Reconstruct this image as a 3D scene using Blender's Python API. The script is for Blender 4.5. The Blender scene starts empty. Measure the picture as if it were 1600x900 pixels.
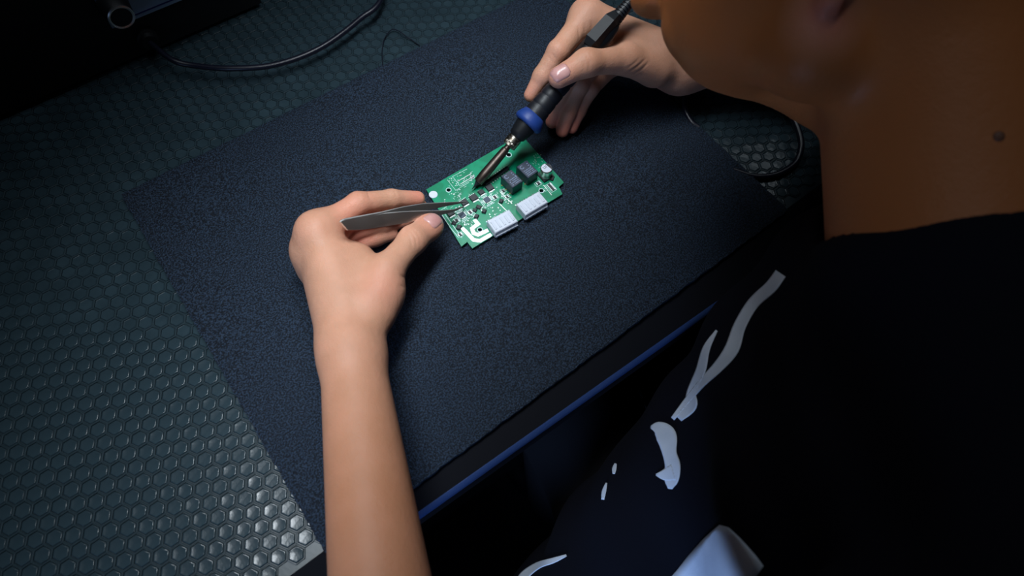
import bpy, bmesh, math, random
import numpy as np
from mathutils import Vector, Matrix
from mathutils.bvhtree import BVHTree

# ------------------------------------------------------------------ camera
scene = bpy.context.scene
COL = scene.collection
RM = np.array([[0.7935011, 0.52737594, -0.30369496],
               [-0.60644499, 0.72689068, -0.3222645],
               [0.05079849, 0.43989152, 0.89661305]])
CAM = np.array([0.06982, -0.09467, 0.52177])
cd = bpy.data.cameras.new('camera')
cd.sensor_width = 36.0
cd.lens = 22.5
cd.clip_start = 0.01
cd.dof.use_dof = True
cd.dof.focus_distance = 0.62
cd.dof.aperture_fstop = 5.5
cam = bpy.data.objects.new('camera', cd)
COL.objects.link(cam)
M4 = Matrix.Identity(4)
for i in range(3):
    for j in range(3):
        M4[i][j] = RM[i, j]
    M4[i][3] = CAM[i]
cam.matrix_world = M4
scene.camera = cam

# ------------------------------------------------------------------ light
world = bpy.data.worlds.new('room')
scene.world = world
world.use_nodes = True
world.node_tree.nodes['Background'].inputs[0].default_value = (0.16, 0.30, 0.60, 1)
world.node_tree.nodes['Background'].inputs[1].default_value = 0.004

def area(name, loc, target, sx, sy, power, color, spread=180):
    ld = bpy.data.lights.new(name, 'AREA')
    ld.shape = 'RECTANGLE'
    ld.size, ld.size_y = sx, sy
    ld.energy = power
    ld.color = color
    ld.spread = math.radians(spread)
    o = bpy.data.objects.new(name, ld)
    COL.objects.link(o)
    o.location = loc
    d = Vector(target) - Vector(loc)
    o.rotation_euler = d.to_track_quat('-Z', 'Y').to_euler()
    return o

# bench lamp over the pad, a row of ceiling tubes above the back of the bench, an added cool fill from low on the left
area('bench_lamp', (0.21, 0.235, 0.53), (0.22, 0.215, 0.0), 0.68, 0.08, 1.40, (0.86, 0.94, 1.0), 72)
area('ceiling_tubes', (0.95, 0.55, 2.0), (0.95, 0.55, 0.0), 2.7, 0.14, 6.2, (0.82, 0.92, 1.0), 150)
area('cool_side_fill', (-0.90, -0.70, 0.15), (0.20, -0.12, -0.12), 0.5, 0.3, 1.1, (0.36, 0.56, 1.0), 38)  # added fill for the shirt print and bench edge, no real source

vs = scene.view_settings
vs.view_transform = 'Standard'
vs.look = 'None'
vs.gamma = 1.0
vs.use_curve_mapping = False
vs.exposure = -0.48

# ------------------------------------------------------------------ helpers
def at(px, py, z=0.0):
    """point of the room at height z seen at photograph pixel (px, py)"""
    d = RM @ np.array([(px - 800) / 1000.0, -(py - 450) / 1000.0, -1.0])
    return CAM + d * ((z - CAM[2]) / d[2])

def cdep(px, py, t):
    """point at distance t along the view axis"""
    return CAM + RM @ np.array([(px - 800) / 1000.0 * t, -(py - 450) / 1000.0 * t, -t])

def cdir(v):
    v = np.array(v, float)
    return RM @ (v / np.linalg.norm(v))

def unit(v):
    v = np.array(v, float)
    return v / np.linalg.norm(v)

def origin(o):
    p = np.zeros(3)
    while o is not None:
        p += np.array(o.location)
        o = o.parent
    return p

def mesh_obj(name, verts, faces, mat, parent=None, smooth=False, base=None):
    """verts in room coordinates; the object's own origin is put at base"""
    verts = np.array(verts, float)
    po = origin(parent) if parent is not None else np.zeros(3)
    b = po if base is None else np.array(base, float)
    me = bpy.data.meshes.new(name)
    me.from_pydata((verts - b).tolist(), [], [tuple(int(i) for i in f) for f in faces])
    me.update()
    if smooth:
        me.polygons.foreach_set('use_smooth', [True] * len(me.polygons))
    if mat is not None:
        me.materials.append(mat)
    o = bpy.data.objects.new(name, me)
    COL.objects.link(o)
    o.location = b - po
    o.parent = parent
    return o

def thing(name, label, cat, loc, group=None):
    o = bpy.data.objects.new(name, None)
    o.empty_display_size = 0.02
    COL.objects.link(o)
    o.location = loc
    return tag(o, label, cat, group)

def tag(o, label=None, cat=None, group=None, kind=None):
    if label: o['label'] = label
    if cat: o['category'] = cat
    if group: o['group'] = group
    if kind: o['kind'] = kind
    return o

class MB:
    """collects simple solids for one mesh"""
    def __init__(self):
        self.v, self.f = [], []
    def add(self, v, f):
        n = len(self.v)
        self.v += [tuple(p) for p in v]
        self.f += [tuple(i + n for i in q) for q in f]
        return self
    def box(self, c, size, ang=0.0, ch=0.0, axes=None):
        """box with centre c; ch chamfers the upper edges"""
        c = np.array(c, float)
        if axes is None:
            ca, sa = math.cos(ang), math.sin(ang)
            axes = np.array([[ca, sa, 0], [-sa, ca, 0], [0, 0, 1.0]])
        h = np.array(size, float) / 2
        lv = [(-h[2], 0), (h[2] - ch, 0), (h[2], ch)] if ch > 0 else [(-h[2], 0), (h[2], 0)]
        v = []
        for z, i in lv:
            for sx, sy in ((-1, -1), (1, -1), (1, 1), (-1, 1)):
                v.append(c + axes[0] * sx * (h[0] - i) + axes[1] * sy * (h[1] - i) + axes[2] * z)
        f = [(3, 2, 1, 0)]
        for k in range(len(lv) - 1):
            for i in range(4):
                j = (i + 1) % 4
                f.append((4 * k + i, 4 * k + j, 4 * k + 4 + j, 4 * k + 4 + i))
        t = 4 * (len(lv) - 1)
        f.append((t, t + 1, t + 2, t + 3))
        return self.add(v, f)
    def lathe(self, a, d, prof, n=32, ref=(0, 0, 1), sq=None):
        """profile (s, r) turned about the axis from a along d"""
        a = np.array(a, float); d = unit(d)
        u = np.cross(d, ref)
        if np.linalg.norm(u) < 1e-3:
            u = np.cross(d, (1, 0, 0))
        u = unit(u); w = np.cross(d, u)
        v, f = [], []
        for s, r in prof:
            for k in range(n):
                t = 2 * math.pi * k / n
                rr = r if sq is None else r * sq(t, s)
                v.append(a + d * s + rr * (u * math.cos(t) + w * math.sin(t)))
        m = len(prof)
        for i in range(m - 1):
            for k in range(n):
                k2 = (k + 1) % n
                f.append((i * n + k, i * n + k2, (i + 1) * n + k2, (i + 1) * n + k))
        f.append(tuple(range(n - 1, -1, -1)))
        f.append(tuple((m - 1) * n + k for k in range(n)))
        return self.add(v, f)
    def tube(self, pts, r, n=10):
        pts = [np.array(p, float) for p in pts]
        m = len(pts)
        rs = r if hasattr(r, '__len__') else [r] * m
        tg = [unit(pts[min(i + 1, m - 1)] - pts[max(i - 1, 0)]) for i in range(m)]
        u = np.cross(tg[0], (0, 0, 1.0))
        if np.linalg.norm(u) < 1e-3:
            u = np.cross(tg[0], (1.0, 0, 0))
        u = unit(u)
        v, f = [], []
        for i in range(m):
            u = unit(u - tg[i] * (u @ tg[i]))
            w = np.cross(tg[i], u)
            for k in range(n):
                t = 2 * math.pi * k / n
                v.append(pts[i] + rs[i] * (u * math.cos(t) + w * math.sin(t)))
        for i in range(m - 1):
            for k in range(n):
                k2 = (k + 1) % n
                f.append((i * n + k, i * n + k2, (i + 1) * n + k2, (i + 1) * n + k))
        f.append(tuple(range(n - 1, -1, -1)))
        f.append(tuple((m - 1) * n + k for k in range(n)))
        return self.add(v, f)
    def prism(self, poly, z0, z1):
        n = len(poly)
        v = [(p[0], p[1], z0) for p in poly] + [(p[0], p[1], z1) for p in poly]
        f = [tuple(range(n - 1, -1, -1)), tuple(range(n, 2 * n))]
        f += [(i, (i + 1) % n, n + (i + 1) % n, n + i) for i in range(n)]
        return self.add(v, f)
    def build(self, name, mat, parent=None, smooth=False, base=None):
        return mesh_obj(name, self.v, self.f, mat, parent, smooth, base)

def spline(pts, n=8):
    """Catmull-Rom through the points"""
    P = [np.array(p, float) for p in pts]
    P = [2 * P[0] - P[1]] + P + [2 * P[-1] - P[-2]]
    out = []
    for i in range(1, len(P) - 2):
        for k in range(n):
            t = k / n
            a, b, c, d = P[i - 1], P[i], P[i + 1], P[i + 2]
            out.append(0.5 * ((2 * b) + (c - a) * t + (2 * a - 5 * b + 4 * c - d) * t * t
                              + (3 * b - a - 3 * c + d) * t ** 3))
    out.append(P[-2])
    return out

def autosmooth(o, deg=35):
    me = o.data
    me.polygons.foreach_set('use_smooth', [True] * len(me.polygons))
    me.set_sharp_from_angle(angle=math.radians(deg))
    return o

# ------------------------------------------------------------------ materials
def mat(name, color, rough=0.5, metal=0.0, spec=0.5, bump=None, var=None, coat=0.0, alpha_sss=0.0):
    """bump = (scale, strength, distance); var = (scale, second colour, low, high)"""
    m = bpy.data.materials.new(name)
    m.use_nodes = True
    nt = m.node_tree
    b = nt.nodes['Principled BSDF']
    b.inputs['Base Color'].default_value = (*color, 1)
    b.inputs['Roughness'].default_value = rough
    b.inputs['Metallic'].default_value = metal
    b.inputs['Specular IOR Level'].default_value = spec
    b.inputs['Coat Weight'].default_value = coat
    tc = nt.nodes.new('ShaderNodeTexCoord')
    if var:
        n = nt.nodes.new('ShaderNodeTexNoise')
        n.inputs['Scale'].default_value = var[0]
        n.inputs['Detail'].default_value = 3
        r = nt.nodes.new('ShaderNodeValToRGB')
        r.color_ramp.elements[0].position = var[2]
        r.color_ramp.elements[1].position = var[3]
        r.color_ramp.elements[0].color = (*color, 1)
        r.color_ramp.elements[1].color = (*var[1], 1)
        nt.links.new(tc.outputs['Object'], n.inputs['Vector'])
        nt.links.new(n.outputs['Fac'], r.inputs['Fac'])
        nt.links.new(r.outputs['Color'], b.inputs['Base Color'])
    if bump:
        n = nt.nodes.new('ShaderNodeTexNoise')
        n.inputs['Scale'].default_value = bump[0]
        n.inputs['Detail'].default_value = 3
        bp = nt.nodes.new('ShaderNodeBump')
        bp.inputs['Strength'].default_value = bump[1]
        bp.inputs['Distance'].default_value = bump[2]
        nt.links.new(tc.outputs['Object'], n.inputs['Vector'])
        nt.links.new(n.outputs['Fac'], bp.inputs['Height'])
        nt.links.new(bp.outputs['Normal'], b.inputs['Normal'])
    return m

M = {}
M['mat_rubber'] = mat('grey_rubber', (0.020, 0.036, 0.046), 0.24, spec=0.45, bump=(260, 0.25, 0.0006),
                      var=(30, (0.029, 0.052, 0.066), 0.35, 0.7))
M['mat_web'] = mat('grey_rubber_web', (0.022, 0.040, 0.051), 0.36, spec=0.45, bump=(400, 0.15, 0.0004))
M['foam'] = mat('navy_foam', (0.002, 0.005, 0.011), 0.62, spec=0.3, bump=(900, 1.0, 0.0016),
                var=(700, (0.023, 0.043, 0.078), 0.43, 0.63))
M['black_strip'] = mat('black_front_strip', (0.0025, 0.003, 0.006), 0.8, spec=0.15, bump=(900, 0.3, 0.0004))
M['edge_highlight'] = mat('blue_edge_highlight', (0.024, 0.052, 0.16), 0.33, spec=0.6, bump=(700, 0.5, 0.0005))  # blue highlight painted along the rounded front edge
M['wood'] = mat('dark_laminate', (0.012, 0.013, 0.016), 0.5)
M['floor'] = mat('floor_grey', (0.10, 0.11, 0.115), 0.6, var=(8, (0.07, 0.08, 0.08), 0.4, 0.6))
M['wall'] = mat('wall_paint', (0.02, 0.025, 0.03), 0.8, bump=(300, 0.2, 0.001))
M['black'] = mat('black_plastic', (0.006, 0.007, 0.009), 0.5, spec=0.3, bump=(1200, 0.15, 0.0003))
M['black_rubber'] = mat('black_rubber', (0.007, 0.008, 0.012), 0.48, bump=(900, 0.2, 0.0003))
M['blue'] = mat('blue_rubber', (0.012, 0.045, 0.22), 0.5, bump=(900, 0.2, 0.0003))
M['steel'] = mat('steel', (0.72, 0.70, 0.68), 0.34, metal=1.0, bump=(500, 0.08, 0.0002))
M['steel_highlight'] = mat('steel_edge_highlight', (0.92, 0.91, 0.90), 0.50, metal=1.0)  # paler, rougher steel that paints a highlight along the blade edges
M['steel_dark'] = mat('heated_steel', (0.13, 0.10, 0.085), 0.42, metal=1.0,
                      var=(60, (0.22, 0.18, 0.16), 0.4, 0.65), bump=(700, 0.15, 0.0003))
M['nut'] = mat('worn_nickel', (0.46, 0.42, 0.36), 0.35, metal=1.0, var=(400, (0.16, 0.13, 0.10), 0.45, 0.6))
M['pcb'] = mat('green_solder_mask', (0.0, 0.27, 0.135), 0.30, var=(90, (0.0, 0.20, 0.095), 0.45, 0.6))
M['pcb_edge'] = mat('board_laminate', (0.10, 0.30, 0.14), 0.6)
M['silk'] = mat('white_silkscreen', (0.52, 0.72, 0.70), 0.5)
M['tin'] = mat('solder_tin', (0.70, 0.76, 0.74), 0.30, metal=0.85, bump=(900, 0.3, 0.0004))
M['white_nylon'] = mat('white_nylon', (0.62, 0.66, 0.76), 0.38)
M['relay'] = mat('relay_plastic', (0.018, 0.028, 0.052), 0.38)
M['relay_print'] = mat('relay_print', (0.20, 0.26, 0.40), 0.5)
M['chip'] = mat('chip_epoxy', (0.010, 0.013, 0.018), 0.45)
M['chip_blue'] = mat('chip_blue_epoxy', (0.035, 0.06, 0.10), 0.35)
M['alu'] = mat('aluminium_can', (0.72, 0.74, 0.75), 0.30, metal=1.0)
M['gold'] = mat('gold_plate', (0.55, 0.42, 0.15), 0.4, metal=1.0)
M['cable'] = mat('dark_cable', (0.006, 0.007, 0.016), 0.34)
M['panel'] = mat('panel_blue_grey', (0.20, 0.30, 0.44), 0.45)
M['display'] = mat('display_blue', (0.008, 0.010, 0.12), 0.2)
M['shirt'] = mat('navy_cotton', (0.0035, 0.004, 0.009), 0.9, spec=0.15, bump=(900, 0.4, 0.0006))
M['print'] = mat('white_print', (0.74, 0.82, 0.95), 0.7, bump=(900, 0.3, 0.0004), var=(25, (0.62, 0.70, 0.84), 0.45, 0.65))
M['trousers'] = mat('black_denim', (0.006, 0.006, 0.008), 0.9, spec=0.15, bump=(700, 0.4, 0.0006))
M['hair'] = mat('black_hair', (0.008, 0.006, 0.005), 0.55, bump=(500, 0.8, 0.002))
M['mole'] = mat('mole', (0.16, 0.06, 0.03), 0.6)
M['iris'] = mat('dark_iris', (0.012, 0.007, 0.005), 0.15)
M['entry'] = mat('connector_slot', (0.05, 0.085, 0.14), 0.5)
M['eye'] = mat('eye_white', (0.6, 0.58, 0.55), 0.2)

def skin_material():
    m = bpy.data.materials.new('skin')
    m.use_nodes = True
    nt = m.node_tree
    b = nt.nodes['Principled BSDF']
    tc = nt.nodes.new('ShaderNodeTexCoord')
    at_ = nt.nodes.new('ShaderNodeAttribute'); at_.attribute_name = 'flush'
    n1 = nt.nodes.new('ShaderNodeTexNoise'); n1.inputs['Scale'].default_value = 55; n1.inputs['Detail'].default_value = 4
    nt.links.new(tc.outputs['Object'], n1.inputs['Vector'])
    r1 = nt.nodes.new('ShaderNodeValToRGB')
    r1.color_ramp.elements[0].position = 0.35; r1.color_ramp.elements[1].position = 0.68
    r1.color_ramp.elements[0].color = (0.55, 0.280, 0.180, 1)
    r1.color_ramp.elements[1].color = (0.61, 0.31, 0.205, 1)
    nt.links.new(n1.outputs['Fac'], r1.inputs['Fac'])
    sep = nt.nodes.new('ShaderNodeSeparateColor')
    nt.links.new(at_.outputs['Color'], sep.inputs['Color'])
    mx = nt.nodes.new('ShaderNodeMix'); mx.data_type = 'RGBA'
    nt.links.new(sep.outputs[0], mx.inputs[0])
    nt.links.new(r1.outputs['Color'], mx.inputs[6])
    mx.inputs[7].default_value = (0.74, 0.25, 0.18, 1)
    mx2 = nt.nodes.new('ShaderNodeMix'); mx2.data_type = 'RGBA'
    nt.links.new(sep.outputs[1], mx2.inputs[0])
    nt.links.new(mx.outputs[2], mx2.inputs[6])
    mx2.inputs[7].default_value = (0.46, 0.150, 0.045, 1)  # brown tone: tanned forearm, painted shade on neck and face
    nt.links.new(mx2.outputs[2], b.inputs['Base Color'])
    b.inputs['Roughness'].default_value = 0.50
    b.inputs['Specular IOR Level'].default_value = 0.28
    b.inputs['Subsurface Weight'].default_value = 0.12
    b.inputs['Subsurface Radius'].default_value = (1.0, 0.35, 0.2)
    b.inputs['Subsurface Scale'].default_value = 0.004
    v = nt.nodes.new('ShaderNodeTexVoronoi'); v.inputs['Scale'].default_value = 900
    nt.links.new(tc.outputs['Object'], v.inputs['Vector'])
    n2 = nt.nodes.new('ShaderNodeTexNoise'); n2.inputs['Scale'].default_value = 240; n2.inputs['Detail'].default_value = 4
    nt.links.new(tc.outputs['Object'], n2.inputs['Vector'])
    ad = nt.nodes.new('ShaderNodeMath'); ad.operation = 'MULTIPLY_ADD'
    ad.inputs[1].default_value = 0.35
    nt.links.new(v.outputs['Distance'], ad.inputs[0]); nt.links.new(n2.outputs['Fac'], ad.inputs[2])
    bp = nt.nodes.new('ShaderNodeBump'); bp.inputs['Strength'].default_value = 0.40; bp.inputs['Distance'].default_value = 0.0009
    nt.links.new(ad.outputs[0], bp.inputs['Height'])
    nt.links.new(bp.outputs['Normal'], b.inputs['Normal'])
    return m
M['skin'] = skin_material()
M['nail'] = mat('fingernail', (0.56, 0.27, 0.25), 0.30, coat=0.2, var=(120, (0.62, 0.33, 0.30), 0.4, 0.6))
# ------------------------------------------------------------------ setting: floor, wall
MZ = -0.006                       # top of the rubber mat; the foam pad's top is z = 0
TABLE_Z = MZ - 0.003
FLOOR_Z = -0.76
fl = MB().box((0.3, 0.0, FLOOR_Z - 0.02), (5.0, 4.0, 0.04)).build('floor', M['floor'], base=(0.3, 0, FLOOR_Z - 0.04))
tag(fl, 'grey floor below the workbench', kind='structure')
wl = MB().box((0.3, 1.05, 0.3), (5.0, 0.06, 2.12)).build('wall_back', M['wall'], base=(0.3, 1.05, FLOOR_Z))
tag(wl, 'dark wall behind the workbench', kind='structure')

# ------------------------------------------------------------------ workbench
ROT = math.radians(-1.94)
def tb(x, y, z):                  # workbench frame: slightly turned against the foam pad
    c, s = math.cos(ROT), math.sin(ROT)
    return np.array([0.066 + c * x - s * y, -0.017 + s * x + c * y, z])
table = thing('workbench', 'dark workbench with a rounded black front edge and painted blue highlight under the hexagon mat', 'table', (0.25, 0.40, FLOOR_Z))
v = [tb(x, y, z) for z in (TABLE_Z - 0.026, TABLE_Z) for x, y in ((-0.62, 0.042), (1.2, 0.042), (1.2, 1.0), (-0.62, 1.0))]
mesh_obj('table_top', v, [(3, 2, 1, 0), (4, 5, 6, 7), (0, 1, 5, 4), (1, 2, 6, 5), (2, 3, 7, 6), (3, 0, 4, 7)], M['wood'], table)
# rounded black strip along the front
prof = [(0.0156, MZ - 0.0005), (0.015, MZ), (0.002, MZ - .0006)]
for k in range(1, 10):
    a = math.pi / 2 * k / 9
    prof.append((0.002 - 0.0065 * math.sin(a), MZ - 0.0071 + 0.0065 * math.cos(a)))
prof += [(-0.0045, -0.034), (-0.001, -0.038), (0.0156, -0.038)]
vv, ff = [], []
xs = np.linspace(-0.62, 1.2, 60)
YIN = 0.003                       # the strip's top reaches to just under the pad
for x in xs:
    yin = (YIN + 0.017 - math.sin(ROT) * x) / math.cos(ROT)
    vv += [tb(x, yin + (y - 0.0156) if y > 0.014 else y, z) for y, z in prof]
n = len(prof)
for i in range(len(xs) - 1):
    for k in range(n):
        k2 = (k + 1) % n
        ff.append((i * n + k, i * n + k2, (i + 1) * n + k2, (i + 1) * n + k))
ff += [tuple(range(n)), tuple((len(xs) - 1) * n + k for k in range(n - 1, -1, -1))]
fe = autosmooth(mesh_obj('front_strip', vv, ff, M['black_strip'], table), 40)
fe.data.materials.append(M['edge_highlight'])
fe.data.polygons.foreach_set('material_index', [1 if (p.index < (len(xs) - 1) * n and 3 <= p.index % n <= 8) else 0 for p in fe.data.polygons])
for lx, ly in ((-0.55, 0.08), (1.1, 0.08), (-0.55, 0.85), (1.1, 0.85)):
    p = tb(lx, ly, 0)
    MB().box((p[0], p[1], (TABLE_Z - 0.026 + FLOOR_Z) / 2), (0.05, 0.05, TABLE_Z - 0.026 - FLOOR_Z)).build('leg', M['wood'], table)
# foot rail under the bench
a, b = tb(-0.55, 0.08, -0.62), tb(1.1, 0.08, -0.62)
MB().box((a + b) / 2, (1.62, 0.04, 0.04), ang=ROT).build('foot_rail', M['wood'], table)

# ------------------------------------------------------------------ hexagon mat
mat_t = thing('rubber_mat', 'dark grey rubber mat with raised hexagon buttons covering the workbench', 'mat', (0.25, 0.35, TABLE_Z))
v = [(x, y, z) for z in (TABLE_Z, MZ - 0.0012) for x, y in ((-0.53, YIN + .0002), (1.10, YIN + .0002), (1.12, 0.90), (-0.50, 0.90))]
mesh_obj('mat_base', v, [(3, 2, 1, 0), (4, 5, 6, 7), (0, 1, 5, 4), (1, 2, 6, 5), (2, 3, 7, 6), (3, 0, 4, 7)], M['mat_web'], mat_t)
PIT = 0.0131
HR = PIT / math.sqrt(3)
HO = np.array([-0.01844, 0.03952])
A1, A2 = np.array([0, PIT]), np.array([PIT * math.sqrt(3) / 2, PIT / 2])
HEX = [(math.cos(math.pi / 3 * k), math.sin(math.pi / 3 * k)) for k in range(6)]
PADQ = [(0.0, 0.0), (0.5216, 0.0), (0.5283, 0.3891), (0.0067, 0.3891)]
def in_pad(c, m):
    return 0.0 + m < c[0] < 0.525 - m and m < c[1] < 0.389 - m
cells = []
for i in range(-70, 90):
    for j in range(-60, 100):
        c = HO + A1 * i + A2 * j
        if not (-0.42 < c[0] < 0.95 and c[1] < 0.80):
            continue
        if c[1] < YIN + 0.0066:
            continue
        if in_pad(c, 0.012):
            continue
        w = RM.T @ (np.array([c[0], c[1], MZ]) - CAM)
        px, py = 800 + 1000 * w[0] / -w[2], 450 - 1000 * w[1] / -w[2]
        vis = -20 < px < 1340 and -20 < py < 920 and not (c[1] > 0.53 and c[0] < 0.26)
        # hidden behind the head, neck and shirt at the right
        if px > 1000 and (py < 120 or px > 1310):
            vis = False
        cells.append((c, vis, -w[2]))
# honeycomb web between the buttons: one continuous sheet
wv, wf = [], []
for c, vis, d in cells:
    b0 = len(wv)
    for rr, z in ((HR, MZ - 0.0003), (HR * 0.955, MZ), (HR * 0.90, MZ), (HR * 0.885, MZ - 0.0012)):
        wv += [(c[0] + rr * x, c[1] + rr * y, z) for x, y in HEX]
    for r in range(3):
        for k in range(6):
            k2 = (k + 1) % 6
            wf.append((b0 + 6 * r + k, b0 + 6 * r + k2, b0 + 6 * r + 6 + k2, b0 + 6 * r + 6 + k))
web = mesh_obj('honeycomb_web', wv, wf, M['mat_web'], mat_t)
# buttons: bevelled hexagons with a slightly dished top
def button_data(seed):
    rnd = random.Random(seed)
    vv, ff = [], []
    for rr, z in ((HR * 0.845, -0.0013), (HR * 0.82, -0.0003), (HR * 0.76, 0.0002), (HR * 0.66, 0.0001 + rnd.uniform(-.00006, .00006))):
        vv += [(rr * x, rr * y, z + (rnd.uniform(-.00004, .00004) if z > 0 else 0)) for x, y in HEX]
    vv.append((rnd.uniform(-.001, .001), rnd.uniform(-.001, .001), 0.0001 + rnd.uniform(-0.00012, 0.00012)))
    for r in range(3):
        for k in range(6):
            k2 = (k + 1) % 6
            ff.append((6 * r + k, 6 * r + k2, 6 * r + 6 + k2, 6 * r + 6 + k))
    for k in range(6):
        ff.append((18 + k, 18 + (k + 1) % 6, 24))
    return vv, ff
btn = []
for s in range(8):
    vv, ff = button_data(s)
    me = bpy.data.meshes.new('hexagon_button')
    me.from_pydata(vv, [], ff)
    me.materials.append(M['mat_rubber'])
    me.polygons.foreach_set('use_smooth', [len(p.vertices) == 3 or p.index >= 12 for p in me.polygons])
    btn.append((me, vv, ff))
order = sorted([k for k in range(len(cells)) if cells[k][1]], key=lambda k: cells[k][2])
near = set(order[:300])
rest_v, rest_f = [], []
mo = np.array(mat_t.location)
for k, (c, vis, d) in enumerate(cells):
    me, vv, ff = btn[(k * 7 + k // 5) % 8]
    if k in near:
        o = bpy.data.objects.new('hexagon_button', me)
        COL.objects.link(o)
        o.parent = mat_t
        o.location = (c[0] - mo[0], c[1] - mo[1], MZ - mo[2])
    else:
        b0 = len(rest_v)
        rest_v += [(x + c[0], y + c[1], z + MZ) for x, y, z in vv]
        rest_f += [tuple(i + b0 for i in q) for q in ff]
ro = mesh_obj('hexagon_buttons', rest_v, rest_f, M['mat_rubber'], mat_t)
ro['kind'] = 'stuff'

# ------------------------------------------------------------------ foam pad
def pad_mesh():
    nx, ny = 140, 110
    q = [np.array(p) for p in PADQ]
    rnd = np.random.RandomState(3)
    vv, ff = [], []
    for j in range(ny + 1):
        for i in range(nx + 1):
            u, w = i / nx, j / ny
            p = (q[0] * (1 - u) * (1 - w) + q[1] * u * (1 - w) + q[2] * u * w + q[3] * (1 - u) * w)
            p = p.copy()
            if i in (0, nx): p[0] += rnd.uniform(-.0006, .0006)
            if j in (0, ny): p[1] += rnd.uniform(-.0006, .0006)
            e = min(i, nx - i, j, ny - j)
            z = 0.0003 * math.sin(17 * u + 3 * w) * math.cos(11 * w - 4 * u) - (0.0006 if e == 0 else 0)
            vv.append((p[0], p[1], min(z, 0.0004)))
    def idx(i, j): return j * (nx + 1) + i
    for j in range(ny):
        for i in range(nx):
            ff.append((idx(i, j), idx(i + 1, j), idx(i + 1, j + 1), idx(i, j + 1)))
    rim = [idx(i, 0) for i in range(nx)] + [idx(nx, j) for j in range(ny)] + [idx(i, ny) for i in range(nx, 0, -1)] + [idx(0, j) for j in range(ny, 0, -1)]
    b0 = len(vv)
    vv += [(vv[k][0], vv[k][1], MZ + 0.0002) for k in rim]
    m = len(rim)
    for k in range(m):
        k2 = (k + 1) % m
        ff.append((rim[k], b0 + k, b0 + k2, rim[k2]))
    ff.append(tuple(b0 + k for k in range(m - 1, -1, -1)))
    return vv, ff
vv, ff = pad_mesh()
pad = mesh_obj('foam_pad', vv, ff, M['foam'], None, True, base=(0.262, 0.194, MZ))
pad.data.set_sharp_from_angle(angle=math.radians(50))
tag(pad, 'large dark navy foam sheet with a grainy surface lying on the hexagon mat', 'work pad')

# ------------------------------------------------------------------ soldering station at the back
YS = 0.545
def on_front(px, py, y=YS):
    d = RM @ np.array([(px - 800) / 1000.0, -(py - 450) / 1000.0, -1.0])
    return CAM + d * ((y - CAM[1]) / d[1])
pl, pr = on_front(174, 42), on_front(270, 0)
st = thing('soldering_station', 'black soldering station at the back left with a framed control panel', 'soldering station', (0.02, YS + 0.1, MZ))
x0, x1, ztop = -0.33, 0.235, pl[2] + 0.085
def hull_box(name, x0, x1, y0, y1, z0, z1, m, parent, ch=0.004):
    o = MB().box(((x0 + x1) / 2, (y0 + y1) / 2, (z0 + z1) / 2), (x1 - x0, y1 - y0, z1 - z0), ch=ch).build(name, m, parent)
    return o
hull_box('housing', x0, x1, YS, YS + 0.20, MZ + 0.006, ztop, M['black'], st)
for fx in (x0 + 0.03, x1 - 0.03):
    for fy in (YS + 0.025, YS + 0.175):
        MB().lathe((fx, fy, MZ), (0, 0, 1), [(0, 0.010), (0.007, 0.012)], 16).build('foot', M['black_rubber'], st)
px0, pz0 = pl[0], pl[2]
pw, ph = 0.150, 0.062
pn = hull_box('control_panel', px0, px0 + pw, YS - 0.003, YS + 0.001, pz0, pz0 + ph, M['panel'], st, 0)
mb = MB()
for a_, b_ in (((px0 + .004, pz0 + .004), (px0 + pw - .004, pz0 + .005)), ((px0 + .004, pz0 + ph - .005), (px0 + pw - .004, pz0 + ph - .004)),
               ((px0 + .004, pz0 + .004), (px0 + .005, pz0 + ph - .004)), ((px0 + pw - .005, pz0 + .004), (px0 + pw - .004, pz0 + ph - .004))):
    mb.box(((a_[0] + b_[0]) / 2, YS - 0.0032, (a_[1] + b_[1]) / 2), (b_[0] - a_[0], 0.0008, b_[1] - a_[1]))
mb.build('panel_border', M['display'], pn)
hull_box('display', px0 + 0.048, px0 + 0.10, YS - 0.0042, YS - 0.002, pz0 + 0.020, pz0 + 0.048, M['display'], st, 0)
kc = np.array([px0 + 0.012, YS - 0.003, pz0 + 0.024])
kn = MB().lathe(kc, (0, -1, 0), [(0, 0.0140), (0.004, 0.0145), (0.008, 0.0138), (0.020, 0.0125), (0.022, 0.0110)], 40).build('knob', M['black'], st)
autosmooth(kn)
autosmooth(MB().lathe(kc, (0, -1, 0), [(0.0195, 0.0118), (0.0225, 0.0122), (0.0232, 0.0112), (0.0226, 0.0098), (0.0195, 0.0096)], 40).build('knob_ring', M['steel'], kn))
jack = np.array([0.108, YS, MZ + 0.024])
autosmooth(MB().lathe(jack, (0, -1, 0), [(0, 0.011), (0.006, 0.011), (0.007, 0.009), (0.012, 0.008)], 24).build('jack', M['black'], st))
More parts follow.
